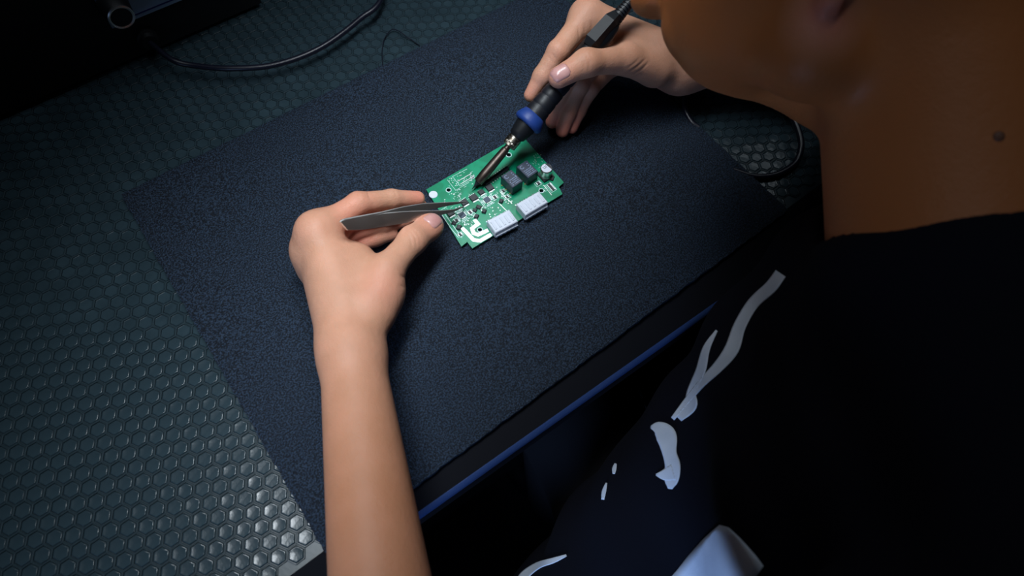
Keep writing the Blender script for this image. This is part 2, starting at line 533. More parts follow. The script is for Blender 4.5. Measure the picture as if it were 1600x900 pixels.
# ------------------------------------------------------------------ circuit board
BZ0, BZ1 = 0.0022, 0.0038          # underside and top of the board (solder joints below hold it up)
def pc(px, py, z=BZ1): return at(px, py, z)
board = thing('circuit_board', 'green circuit board with white connectors and black relays lying on the foam', 'circuit board', pc(775, 300, 0.0))
outline = [(666, 296), (814, 210), (881, 285), (873, 292), (879, 303), (738, 388), (730, 378), (721, 385)]
def holed_plate(poly, holes, z0, z1):
    """plate with round holes, triangulated by Blender"""
    bm = bmesh.new()
    loops = [poly] + [[(c[0] + r * math.cos(2 * math.pi * k / 16), c[1] + r * math.sin(2 * math.pi * k / 16)) for k in range(16)] for c, r in holes]
    edges = []
    for lp in loops:
        vs_ = [bm.verts.new((x, y, z1)) for x, y in lp]
        edges += [bm.edges.new((vs_[i], vs_[(i + 1) % len(vs_)])) for i in range(len(vs_))]
    bmesh.ops.triangle_fill(bm, use_beauty=True, use_dissolve=False, edges=edges)
    res = bmesh.ops.extrude_face_region(bm, geom=bm.faces[:])
    bmesh.ops.translate(bm, vec=(0, 0, z0 - z1), verts=[g for g in res['geom'] if isinstance(g, bmesh.types.BMVert)])
    bmesh.ops.recalc_face_normals(bm, faces=bm.faces[:])
    v = [tuple(q.co) for q in bm.verts]
    bm.verts.index_update()
    f = [tuple(q.index for q in fc.verts) for fc in bm.faces]
    bm.free()
    return v, f
hol_px = [((701, 297), 0.0021), ((795, 242), 0.0023), ((750, 359), 0.0020), ((846, 298), 0.0021), ((738, 277), 0.0016)]
hl = [(tuple(pc(*p)[:2]), r) for p, r in hol_px]
v, f = holed_plate([tuple(pc(*p)[:2]) for p in outline], hl, BZ0, BZ1)
bplate = mesh_obj('board', v, f, M['pcb'], board)
E1 = unit(pc(738, 388) - pc(721 + 158, 303)) * -1   # along the long side, to the right
ANG = math.atan2(E1[1], E1[0])
EX = np.array([math.cos(ANG), math.sin(ANG), 0]); EY = np.array([-math.sin(ANG), math.cos(ANG), 0])
rnd = random.Random(11)
def ring(c, r0, r1, z, n=20):
    v, f = [], []
    for k in range(n):
        t = 2 * math.pi * k / n
        v += [(c[0] + r0 * math.cos(t), c[1] + r0 * math.sin(t), z), (c[0] + r1 * math.cos(t), c[1] + r1 * math.sin(t), z),
              (c[0] + r1 * math.cos(t), c[1] + r1 * math.sin(t), z - 0.0001)]
    for k in range(n):
        a, b = 3 * k, 3 * ((k + 1) % n)
        f += [(a, a + 1, b + 1, b), (a + 1, a + 2, b + 2, b + 1)]
    return v, f
for (c, r) in hl:
    v, f = ring(c, r, r * 1.35, BZ1 + 0.00012)
    mesh_obj('hole_rim', v, f, M['silk'], board)
MB().lathe(pc(677, 304, BZ1), (0, 0, 1), [(0, 0.0042), (0.00025, 0.0041)], 28).build('round_pad', M['white_nylon'], board)

def strip(pts, w, z=BZ1, h=0.00018):
    """flat track of width w along board points"""
    P = [np.array(p[:2]) for p in pts]
    L, R = [], []
    for i, p in enumerate(P):
        a = P[max(i - 1, 0)]; b = P[min(i + 1, len(P) - 1)]
        d1 = unit(P[i] - a) if i > 0 else unit(b - P[i])
        d2 = unit(b - P[i]) if i < len(P) - 1 else d1
        t = unit(d1 + d2); nrm = np.array([-t[1], t[0]])
        s = w / 2 / max(0.5, abs(nrm @ np.array([-d1[1], d1[0]])))
        L.append(p + nrm * s); R.append(p - nrm * s)
    mb = MB()
    for i in range(len(P) - 1):
        mb.prism([tuple(R[i]), tuple(R[i + 1]), tuple(L[i + 1]), tuple(L[i])], z, z + h)
    return mb
strip([pc(*p) for p in ((722, 356), (740, 375), (750, 376.5), (768, 366))], 0.0036).build('tinned_track', M['tin'], board)
strip([pc(*p) for p in ((741, 343), (747, 350), (737.5, 357), (740, 364.5), (747, 367), (763, 359.5))], 0.0036).build('tinned_track', M['tin'], board)
# thin tracks
for k, pts in enumerate([((690, 335), (704, 356), (716, 371)), ((694, 333), (709, 354), (722, 372)), ((780, 318), (796, 334)),
                         ((858, 284), (870, 297)), ((782, 300), (800, 318)), ((850, 290), (862, 305))]):
    strip([pc(*p) for p in pts], 0.0007).build('track', M['tin'] if k > 1 else M['silk'], board)

# white connectors: ribbed top, wire entries along the front
def connector(cor, base_z, hgt):
    p = [pc(x, y, base_z + hgt) for x, y in cor]
    c = sum(p) / 4
    ln = (np.linalg.norm(p[1] - p[0]) + np.linalg.norm(p[2] - p[3])) / 2
    wd = (np.linalg.norm(p[3] - p[0]) + np.linalg.norm(p[2] - p[1])) / 2
    ex = unit((p[1] - p[0]) + (p[2] - p[3])); ey = np.cross((0, 0, 1), ex)
    ax = np.array([ex, ey, (0, 0, 1.0)])
    cz = base_z + hgt / 2
    cc = np.array([c[0], c[1], cz])
    mb = MB().box(cc, (ln, wd, hgt), ch=0.0007, axes=ax)
    mb.box(cc - ey * (wd / 2 + 0.0006) - np.array([0, 0, hgt * 0.22]), (ln * 0.97, 0.0014, hgt * 0.30), axes=ax)
    con = mb.build('connector', M['white_nylon'], board)
    for k in range(5):
        u = (k - 2) * ln / 5.2
        MB().box(cc + ex * u - ey * wd * 0.03 + np.array([0, 0, hgt / 2]), (ln / 11, wd * 0.62, 0.0011), ch=0.0005, axes=ax).build('rib', M['white_nylon'], con)
        MB().box(cc + ex * u - ey * (wd / 2 + 0.0012) - np.array([0, 0, hgt * 0.22]), (ln / 11, 0.0009, hgt * 0.14), axes=ax).build('wire_entry', M['entry'], con)
        # bent pins reach from the back of the housing to the board
        q = cc + ex * u + ey * (wd / 2)
        a = np.array([q[0], q[1], base_z + hgt * 0.42])
        MB().tube([a - ey * 0.0005, a + ey * 0.0022, a + ey * 0.0034 - np.array([0, 0, 0.0012]), np.array([a[0], a[1], BZ1 - 0.0002]) + ey * 0.0040], 0.00062, 6).build('pin', M['tin'], con)
        MB().lathe(np.array([a[0], a[1], BZ1]) + ey * 0.0040, (0, 0, 1), [(0, 0.0013), (0.0005, 0.0010), (0.0007, 0.0004)], 10).build('solder_joint', M['tin'], con)
    return con
connector([(760.4, 344.8), (795, 327.5), (810, 345), (774.5, 364)], BZ1, 0.0090)
connector([(807, 319), (841, 298.5), (857, 315.5), (821, 336)], BZ1, 0.0090)

# relays
def relay(cor, hgt):
    p = [pc(x, y, BZ1 + hgt) for x, y in cor]
    c = sum(p) / 4
    ln = (np.linalg.norm(p[1] - p[0]) + np.linalg.norm(p[2] - p[3])) / 2
    wd = (np.linalg.norm(p[3] - p[0]) + np.linalg.norm(p[2] - p[1])) / 2
    ex = unit((p[1] - p[0]) + (p[2] - p[3])); ey = np.cross((0, 0, 1), ex)
    ax = np.array([ex, ey, (0, 0, 1.0)])
    z = BZ1 + hgt
    r = MB().box((c[0], c[1], BZ1 + 0.0004 + (hgt - 0.0004) / 2), (ln, wd, hgt - 0.0004), ch=0.0004, axes=ax).build('relay', M['relay'], board)
    # print on top: emblem, title line and rows of small type
    mb = MB()
    def bar(u, w, lu, lw): mb.box(np.array([c[0], c[1], z + 0.00005]) + ex * u * ln + ey * w * wd, (lu * ln, lw * wd, 0.00012), axes=ax)
    bar(0.30, 0.30, 0.12, 0.035); bar(0.30, 0.16, 0.12, 0.035); bar(0.36, 0.0, 0.07, 0.14)
    for k in range(7):
        t = math.radians(60 + k * 40)
        mb.box(np.array([c[0], c[1], z + 0.00005]) + ex * (-0.22 * ln + 0.0018 * math.cos(t)) + ey * (0.27 * wd + 0.0018 * math.sin(t)), (0.0012, 0.0006, 0.00012), ang=t + math.pi / 2 + math.atan2(ex[1], ex[0]))
    for row in range(4):
        u = -0.36
        while u < 0.36:
            l = rnd.choice((0.05, 0.08, 0.11))
            if rnd.random() < 0.85: bar(u + l / 2, -0.02 - row * 0.115, l * 0.8, 0.05)
            u += l + 0.02
    mb.build('relay_print', M['relay_print'], r)
    for s in (-1, 1):
        for k in range(3):
            q = np.array([c[0], c[1], 0]) + ex * (s * (ln / 2 + 0.0006)) + ey * ((k - 1) * wd * 0.35)
            MB().box((q[0], q[1], BZ1 + 0.0003), (0.0014, 0.0009, 0.0008), axes=ax).build('relay_leg', M['gold'], r)
    return r
relay([(783.5, 275), (798.5, 265), (817.5, 282.5), (800.5, 294)], 0.0125)
relay([(807.5, 260), (823, 250), (841, 267.5), (824.5, 279)], 0.0125)

# electrolytic capacitor with half black top mark
cp = pc(854, 262.5, BZ1 + 0.0125); cp[2] = BZ1
cap_o = autosmooth(MB().lathe(cp, (0, 0, 1), [(0.0014, 0.0056), (0.0022, 0.0059), (0.0030, 0.0056), (0.0035, 0.0059), (0.0118, 0.0059), (0.0125, 0.0053)], 36).build('capacitor', M['alu'], board))
MB().box((cp[0], cp[1], BZ1 + 0.0008), (0.0125, 0.0125, 0.0016), ang=ANG, ch=0.0003).build('capacitor_base', M['chip'], cap_o)
mk = [(cp[0] + 0.0052 * math.cos(t), cp[1] + 0.0052 * math.sin(t)) for t in np.linspace(math.radians(8 - 62), math.radians(8 + 62), 14)]
MB().prism(mk, BZ1 + 0.0125, BZ1 + 0.01262).build('polarity_mark', M['chip'], cap_o)
tp = [(cp[0] + 0.0051 * math.cos(t), cp[1] + 0.0051 * math.sin(t)) for t in np.linspace(0, 2 * math.pi, 25)[:-1]]
MB().prism(tp, BZ1 + 0.01245, BZ1 + 0.01256).build('capacitor_top', M['white_nylon'], cap_o)
mb = MB()
for r_ in range(2):
    for k in range(3):
        mb.box(cp + EX * ((k - 1) * 0.0016 - 0.0008) + EY * (0.0008 + r_ * 0.0016) + np.array([0, 0, 0.01262]), (0.0009, 0.0008, 0.0001), ang=ANG)
mb.build('capacitor_print', M['chip'], cap_o)

# pin header with two rows of legs
ha, hb = pc(758, 287, BZ1 + 0.002), pc(794, 262, BZ1 + 0.002)
hd = unit(hb - ha); hn = np.cross((0, 0, 1), hd); hlen = np.linalg.norm(hb - ha)
hax = np.array([hd, hn, (0, 0, 1.0)])
hc = (ha + hb) / 2; hc[2] = BZ1 + 0.0016
hdr = MB().box(hc, (hlen, 0.0042, 0.0030), ch=0.0004, axes=hax).build('driver_chip', M['chip'], board)
for s in (-1, 1):
    for k in range(10):
        q = hc + hd * ((k - 4.5) * hlen / 10.4) + hn * s * 0.0029
        MB().box((q[0], q[1], BZ1 + 0.0006), (0.0009, 0.0022, 0.0010), ch=0.0002, axes=hax).build('chip_leg', M['tin'], hdr)

# small chips, inductors, diodes and resistors: (x, y, length, width, height, kind)
def smd(px, py, l, w, h, kind):
    c = pc(px, py)
    cz = np.array([c[0], c[1], BZ1 + h / 2])
    if kind == 'mosfet':
        o = MB().box(cz, (l, w, h), ang=ANG, ch=0.0003).build('power_chip', M['chip'], board)
        MB().box(cz - EY * (w / 2 + 0.0006) - np.array([0, 0, h / 2 - 0.0002]), (l * 0.9, 0.0016, 0.0005), ang=ANG).build('chip_tab', M['tin'], o)
        for k in range(4):
            q = cz + EY * (w / 2 + 0.0005) + EX * ((k - 1.5) * l / 4.2)
            MB().box((q[0], q[1], BZ1 + 0.0003), (l * 0.11, 0.0014, 0.0006), ang=ANG).build('chip_leg', M['tin'], o)
    elif kind == 'quad':
        o = MB().box(cz, (l, w, h), ang=ANG, ch=0.0002).build('square_chip', M['chip_blue'], board)
        fr = MB()
        for g in (0.0022, 0.0036):
            for s in (-1, 1):
                fr.box(np.array([c[0], c[1], BZ1 + 0.0001]) + EY * s * (w / 2 + g), (l * .9 + g, 0.0006, 0.0002), ang=ANG)
                fr.box(np.array([c[0], c[1], BZ1 + 0.0001]) + EX * s * (l / 2 + g), (0.0006, w * .9 + g, 0.0002), ang=ANG)
        fr.build('outline_print', M['silk'], o)
        for s in range(4):
            for k in range(5):
                t = (k - 2) * l / 5.5
                d, e = [(EX, EY), (EY, EX), (-EX, EY), (-EY, EX)][s]
                q = cz + d * (l / 2 + 0.0006) + e * t
                MB().box((q[0], q[1], BZ1 + 0.0002), (0.0013, 0.0006, 0.0004), ang=math.atan2(d[1], d[0])).build('chip_leg', M['tin'], o)
    elif kind == 'diode':
        o = MB().box(cz, (l, w, h), ang=ANG + 0.6, ch=0.0006).build('diode', M['chip'], board)
    elif kind == 'shunt':
        o = MB().box(cz, (l, w, h), ang=ANG, ch=0.0001).build('resistor', M['chip'], board)
        for s in (-1, 1):
            MB().box(cz + EX * s * l * 0.42, (l * 0.2, w * 1.03, h * 1.04), ang=ANG).build('resistor_end', M['tin'], o)
        fr = MB()
        for s in (-1, 1):
            fr.box(np.array([c[0], c[1], BZ1 + 0.0001]) + EY * s * (w / 2 + 0.0009), (l + 0.0028, 0.0004, 0.0002), ang=ANG)
            fr.box(np.array([c[0], c[1], BZ1 + 0.0001]) + EX * s * (l / 2 + 0.0012), (0.0004, w + 0.0020, 0.0002), ang=ANG)
        fr.build('outline_print', M['silk'], o)
for a in [(725.5, 317, .0066, .0062, .0018, 'mosfet'), (740, 309.5, .0072, .0066, .0018, 'mosfet'), (765, 294, .0068, .0066, .0018, 'mosfet'),
          (752, 301, .0056, .0050, .0018, 'mosfet'), (704, 334, .0068, .0060, .0018, 'mosfet'),
          (761, 312.5, .0058, .0058, .0011, 'quad'), (722, 336.5, .0058, .0058, .0011, 'quad'),
          (773, 308.5, .0040, .0034, .0008, 'shunt'), (734.5, 332, .0040, .0034, .0008, 'shunt'), (713.5, 345, .0040, .0034, .0008, 'shunt'),
          (748, 324, .0042, .0050, .0014, 'diode'), (742, 329, .0036, .0040, .0014, 'diode'), (744.5, 339, .0044, .0038, .0022, 'diode'),
          (756.5, 331, .0044, .0038, .0022, 'diode'), (709.5, 349, .0040, .0044, .0014, 'diode'), (717, 356, .0050, .0042, .0022, 'diode'),
          (783, 315, .0044, .0038, .0022, 'diode'), (719, 367, .0036, .0030, .0009, 'shunt'), (786, 299, .0032, .0024, .0009, 'shunt'),
          (792, 308, .0034, .0026, .0009, 'shunt'), (841, 287, .0040, .0030, .0012, 'shunt'), (862, 279, .0056, .0044, .0016, 'diode'),
          (861, 293, .0040, .0085, .0008, 'shunt')]:
    smd(*a)
# small solder pads and printed reference marks in the places where the photo shows them
pad_me = {}
def small(name, px, py, l, w, m, h=0.00022, ang=0.0):
    key = (name, round(l, 5), round(w, 5), m.name)
    if key not in pad_me:
        mbx = MB().box((0, 0, h / 2), (l, w, h), ang=ANG + ang)
        o = mbx.build(name, m, None)
        pad_me[key] = o.data
        bpy.data.objects.remove(o)
    o = bpy.data.objects.new(name, pad_me[key])
    COL.objects.link(o)
    o.parent = board
    c = pc(px, py)
    o.location = np.array([c[0], c[1], BZ1]) - np.array(board.location)
zones = [(700, 742, 268, 292, 46), (702, 735, 296, 312, 26), (690, 722, 312, 332, 22), (752, 790, 292, 308, 24), (748, 782, 308, 330, 34),
         (708, 746, 326, 352, 34), (784, 800, 300, 318, 20), (830, 848, 240, 262, 22), (724, 738, 344, 352, 10), (760, 776, 334, 344, 8), (842, 858, 280, 300, 8)]
for x0_, x1_, y0_, y1_, nn in zones:
    for k in range(nn):
        # positions follow the board's own axes, so pads line up in rows
        x = rnd.uniform(x0_, x1_); y = rnd.uniform(y0_, y1_)
        if y < 296 - 0.585 * (x - 666) + 3.5:      # keep clear of the board's far edge
            continue
        if rnd.random() < 0.5:
            small('solder_pad', x, y, 0.0011, 0.0008, M['tin'])
        else:
            small('printed_mark', x, y, rnd.choice((0.0014, 0.0022, 0.0030)), 0.00035, M['silk'], 0.00012, rnd.choice((0, math.pi / 2)))
# framed legend of the connector pads, upper left of the board
for k, (xa, ya, xb, yb) in enumerate([(699, 281, 712, 297.5), (707, 276, 719, 291), (719, 291, 739, 279), (712, 297.5, 733, 285), (707, 276, 730, 264)]):
    a, b = pc(xa, ya), pc(xb, yb)
    strip([a, b], 0.0004, h=0.00014).build('printed_line', M['silk'], board)
for k in range(14):
    u = k / 13
    small('solder_pad', 720 + 19 * u, 287.5 - 11 * u, 0.0012, 0.0008, M['tin'])
    small('solder_pad', 717 + 19 * u, 282.5 - 11 * u, 0.0012, 0.0008, M['tin'])

# ------------------------------------------------------------------ soldering iron
T0 = at(741.5, 291, BZ1 + 0.0045)
TN = at(975, 14, 0.110)
AX = unit(TN - T0)
IL = np.linalg.norm(TN - T0)
def ax(s): return T0 + AX * s
iron = thing('soldering_iron', 'soldering iron with black grip and blue collar held over the green board', 'soldering iron', ax(0.10))
def s_at(px):   # distance along the iron where it crosses photograph column px
    lo, hi = 0.0, 0.4
    for _ in range(40):
        m_ = (lo + hi) / 2
        w = RM.T @ (ax(m_) - CAM)
        if 800 + 1000 * w[0] / -w[2] < px: lo = m_
        else: hi = m_
    return lo
S = {k: s_at(x) for k, x in dict(barrel0=748, barrel1=790, nut0=794, nut1=806, neck=808, fl0=822, fl1=833, grip1=905, shell1=958, end=984).items()}
tipd = unit(AX - np.array([0, 0, 0.10]))
autosmooth(MB().lathe(ax(0), AX, [(-0.004, 0.0003), (0.0, 0.0009), (S['barrel0'] - 0.002, 0.0026), (S['barrel0'] + 0.004, 0.0034)], 20).build('tip', M['chip'], iron))
autosmooth(MB().lathe(ax(0), AX, [(S['barrel0'] - 0.001, 0.0040), (S['barrel0'], 0.0046), (S['barrel0'] + 0.010, 0.0048), (S['barrel1'] - 0.005, 0.0041), (S['barrel1'], 0.0038), (S['barrel1'] + 0.001, 0.0030), (S['nut0'] + 0.001, 0.0030)], 32).build('heater_sleeve', M['steel_dark'], iron))
knurl = lambda t, s: 1.0 + (0.035 if int(t / (2 * math.pi) * 48 + (s * 700)) % 2 == 0 else -0.02)
autosmooth(MB().lathe(ax(0), AX, [(S['nut0'], 0.0050)] + [(S['nut0'] + 0.0008 + k * (S['nut1'] - S['nut0'] - 0.0016) / 8, 0.0068) for k in range(9)] + [(S['nut1'], 0.0055)], 48, sq=knurl).build('knurled_nut', M['nut'], iron), 20)
autosmooth(MB().lathe(ax(0), AX, [(S['nut1'] - 0.001, 0.0055), (S['neck'], 0.0082), (S['neck'] + 0.003, 0.0088), (S['fl0'] - 0.001, 0.0104), (S['fl0'] + 0.002, 0.0104)], 36).build('handle_nose', M['black'], iron))
autosmooth(MB().lathe(ax(0), AX, [(S['fl0'], 0.0090), (S['fl0'] + 0.0004, 0.0128), (S['fl0'] + 0.0020, 0.0144), (S['fl0'] + 0.0045, 0.0146), (S['fl1'] - 0.0015, 0.0132), (S['fl1'] + 0.003, 0.0110), (S['fl1'] + 0.0035, 0.0095)], 48).build('blue_collar', M['blue'], iron), 50)
g0, g1 = S['fl1'] + 0.002, S['grip1']
gp = []
for k in range(25):
    u = k / 24
    r_ = 0.0112 - 0.0010 * math.sin(u * math.pi) - 0.0006 * u
    gp.append((g0 + (g1 - g0) * u, r_))
    if k % 4 == 3 and k < 23:
        gp += [(g0 + (g1 - g0) * (u + 0.012), r_ - 0.0006), (g0 + (g1 - g0) * (u + 0.022), r_ - 0.0006)]
autosmooth(MB().lathe(ax(0), AX, gp, 40).build('grip', M['black_rubber'], iron), 40)
sh0, sh1 = S['grip1'], S['shell1']
faces_sq = lambda t, s: 1.0 + 0.05 * math.cos(4 * t)
shell = autosmooth(MB().lathe(ax(0), AX, [(sh0 - 0.001, 0.0095), (sh0 + 0.001, 0.0104), (sh1 - 0.012, 0.0102), (sh1 - 0.003, 0.0088), (sh1, 0.0072)], 40, sq=faces_sq).build('rear_shell', M['black'], iron), 30)
# wedge shaped clip on the upper side of the shell
up_v = unit(np.cross(AX, np.cross((-0.45, -0.1, 0.9), AX)))
sd_v = np.cross(AX, up_v)
wv_ = []
for s_, w_, h0, h1 in ((sh0 + 0.014, 0.0055, 0.006, 0.0120), (sh0 + 0.020, 0.0078, 0.006, 0.0150), (sh1 - 0.002, 0.0072, 0.005, 0.0130), (sh1 + 0.006, 0.0050, 0.004, 0.0085)):
    for sy, h in ((-1, h0), (1, h0), (0.7, h1), (-0.7, h1)):
        wv_.append(ax(s_) + sd_v * sy * w_ + up_v * h)
wf_ = [(3, 2, 1, 0), (12, 13, 14, 15)]
for k in range(3):
    for i in range(4):
        j = (i + 1) % 4
        wf_.append((4 * k + i, 4 * k + j, 4 * k + 4 + j, 4 * k + 4 + i))
mesh_obj('shell_wedge', wv_, wf_, M['black'], shell)
rp = []
for k in range(13):
    s_ = sh1 - 0.002 + k * 0.0030
    rp += [(s_, 0.0068 - 0.00022 * k), (s_ + 0.0018, 0.0068 - 0.00022 * k), (s_ + 0.0020, 0.0056 - 0.0002 * k), (s_ + 0.0029, 0.0056 - 0.0002 * k)]
autosmooth(MB().lathe(ax(0), AX, rp, 24).build('strain_relief', M['black_rubber'], iron), 30)
cz_ = MZ + 0.0034
cord_pts = [ax(sh1 + 0.03), ax(sh1 + 0.06), ax(sh1 + 0.10) + np.array([0, 0.02, 0.004]), np.array([0.60, 0.36, 0.13]), np.array([0.62, 0.50, 0.05]),
            np.array([0.56, 0.60, cz_]), np.array([0.46, 0.60, cz_ + 0.002])]
for p, z in (((600, -12), 0.014), ((562, 30), 0.013), ((500, 75), 0.011), ((430, 101), 0.010), ((360, 107), 0.012), ((300, 102), 0.012), ((268, 93), 0.016)):
    cord_pts.append(at(p[0], p[1], z))
cord_pts += [jack + np.array([0, -0.012, 0.0])]
autosmooth(MB().tube(spline(cord_pts, 8), 0.0030, 12).build('cord', M['cable'], iron), 60)

# ------------------------------------------------------------------ loop of cable beside the pad
lp = [at(1145, 266, MZ + 0.0035), at(1180, 276, MZ + 0.0035), at(1215, 272, MZ + 0.0038), at(1243, 254, MZ + 0.006), at(1252, 228, MZ + 0.012), at(1246, 200, MZ + 0.016), at(1232, 174, MZ + 0.018),
      at(1205, 148, MZ + 0.016), at(1150, 128, MZ + 0.013), at(1100, 128, MZ + 0.011), at(1075, 145, MZ + 0.009), at(1070, 168, MZ + 0.008), at(1080, 190, MZ + 0.0045), at(1092, 200, MZ + 0.0032)]
lc = autosmooth(MB().tube(spline(lp, 8), 0.0032, 12).build('cable', M['cable'], None, base=at(1170, 276, MZ)), 60)
tag(lc, 'loop of thin black cable on the hexagon mat right of the foam sheet', 'cable')

# ------------------------------------------------------------------ scrap of thin wire by the pad's far edge
wp = [at(x, y, MZ + z) for x, y, z in ((594, 108, .0008), (598, 98, .001), (597, 80, .002), (601, 60, .003), (612, 46.5, .004), (624, 49, .004), (635, 57, .003), (647, 65, .002), (656, 72, .001))]
ws = autosmooth(MB().tube(spline(wp, 6), 0.00055, 6).build('wire_scrap', M['cable'], None, base=at(620, 80, MZ)), 60)
tag(ws, 'thin bent scrap of dark wire by the far edge of the foam sheet', 'wire')

# ------------------------------------------------------------------ tweezers
tw = thing('tweezers', 'steel tweezers held in the left hand over the green board', 'tweezers', at(640, 330, 0.02))
def tweezer_arm(pts, side):
    """flat steel blade: pts = (px, py, z, width, thickness), standing on edge and leaning away"""
    secs = []
    P = [at(p[0], p[1], p[2]) for p in pts]
    for i in range(len(P)):
        d = unit(P[min(i + 1, len(P) - 1)] - P[max(i - 1, 0)])
        wd = np.array([-0.18, 0.68, 0.71])
        wd = unit(wd - d * (wd @ d))
        nm = np.cross(d, wd)
        w, t = pts[i][3], pts[i][4]
        # the pixel row is the upper edge
        c = P[i] - wd * w / 2
        nm = nm if nm @ np.array([-.1, -.8, .4]) > 0 else -nm       # towards the person
        r_ = t / 2
        prof_ = [(-w / 2, -r_)] + [(w / 2 - r_ + r_ * math.sin(q_), -r_ * math.cos(q_)) for q_ in np.linspace(0, math.pi, 7)] + [(-w / 2, r_)]
        secs.append([c + wd * a_ + nm * b_ for a_, b_ in prof_])
    v = [q for s_ in secs for q in s_]
    N5 = 9
    f = [tuple(range(N5 - 1, -1, -1)), tuple(N5 * (len(secs) - 1) + k for k in range(N5))]
    for k in range(len(secs) - 1):
        for i in range(N5):
            j = (i + 1) % N5
            f.append((N5 * k + i, N5 * k + j, N5 * k + N5 + j, N5 * k + N5 + i))
    bm = bmesh.new()
    vs_ = [bm.verts.new(q) for q in v]
    for q in f: bm.faces.new([vs_[i] for i in q])
    bmesh.ops.recalc_face_normals(bm, faces=bm.faces[:])
    bm.verts.index_update()
    ff_ = [tuple(q.index for q in fc.verts) for fc in bm.faces]
    bm.free()
    o = autosmooth(mesh_obj('blade', v, ff_, M['steel'], tw), 35)
    o.data.materials.append(M['steel_highlight'])
    o.data.polygons.foreach_set('material_index', [1 if (k_ >= 2 and 1 <= (k_ - 2) % N5 <= 6) else 0 for k_ in range(len(ff_))])
    return o
tweezer_arm([(530.5, 346, .080, .0026, .0014), (532, 344, .0797, .0058, .0021), (537, 341.5, .078, .0085, .0021), (560, 337, .072, .0105, .0020), (596, 330.5, .061, .0108, .0018), (630, 322.5, .050, .0096, .0012), (662, 317.5, .038, .0070, .0011), (692, 316, .028, .0042, .0010), (716, 315, .018, .0022, .0009), (728, 314.5, .0125, .0012, .0007)], 1)
tweezer_arm([(531, 346.8, .0795, .0026, .0014), (532.5, 344.8, .0792, .0058, .0021), (538, 342.5, .0775, .0090, .0021), (562, 338, .071, .0112, .0020), (598, 332.5, .060, .0116, .0018), (632, 330, .050, .0102, .0012), (664, 329, .037, .0072, .0011), (690, 328.5, .028, .0042, .0010), (708, 327, .020, .0024, .0009), (724, 322, .0125, .0012, .0007)], -1)
wj = at(545, 341, .0655)
# ------------------------------------------------------------------ smooth solid modelling for the figure
def seg(a, b, ra, rb, n=None, s=1.0):
    a = np.array(a, np.float32); b = np.array(b, np.float32)
    ab = b - a; L2 = max(float(ab @ ab), 1e-9)
    nn = None if n is None else unit(n).astype(np.float32)
    def f(P):
        pa = P - a
        h = np.clip((pa @ ab) / L2, 0, 1)
        q = pa - h[:, None] * ab
        d2 = np.einsum('ij,ij->i', q, q)
        if nn is not None:
            qn = q @ nn
            d2 = d2 + (s * s - 1) * qn * qn
        return (np.sqrt(d2) - (ra + h * (rb - ra))) / (s ** 0.5)
    return f

def ell(c, rad, axes=None):
    c = np.array(c, np.float32); rad = np.array(rad, np.float32)
    A = np.eye(3, dtype=np.float32) if axes is None else np.array(axes, np.float32)
    def f(P):
        q = (P - c) @ A.T
        k0 = np.linalg.norm(q / rad, axis=1)
        k1 = np.linalg.norm(q / (rad * rad), axis=1) + 1e-6
        return k0 * (k0 - 1.0) / k1
    return f

def U(k, *ch): return ('u', k, ch)
def SUB(k, a, *ch): return ('s', k, (a,) + ch)

def ev(node, P, C, rad):
    """P (B, n, 3) points grouped in blocks with centres C and radius rad (B)"""
    if callable(node):
        dc = node(C)
        m = dc < rad * 2.0 + 0.05
        out = np.full(P.shape[:2], 1.0, np.float32)
        if m.any():
            out[m] = node(P[m].reshape(-1, 3)).reshape(-1, P.shape[1])
        return out
    typ, k, ch = node
    r = ev(ch[0], P, C, rad)
    for c in ch[1:]:
        d = ev(c, P, C, rad)
        if typ == 'u':
            h = np.maximum(k - np.abs(r - d), 0) / k
            r = np.minimum(r, d) - h * h * k * 0.25
        else:
            d = -d
            h = np.maximum(k - np.abs(r - d), 0) / k
            r = np.maximum(r, d) + h * h * k * 0.25
    return r

def axis_grid(lo, hi, fine, hf, hc):
    """coordinates with spacing hf inside the interval fine and hc outside"""
    x = [lo]
    while x[-1] < hi:
        h = hf if fine[0] - 1e-6 <= x[-1] < fine[1] else hc
        x.append(x[-1] + h)
    while (len(x) - 1) % 32: x.append(x[-1] + hc)
    return np.array(x, np.float32)

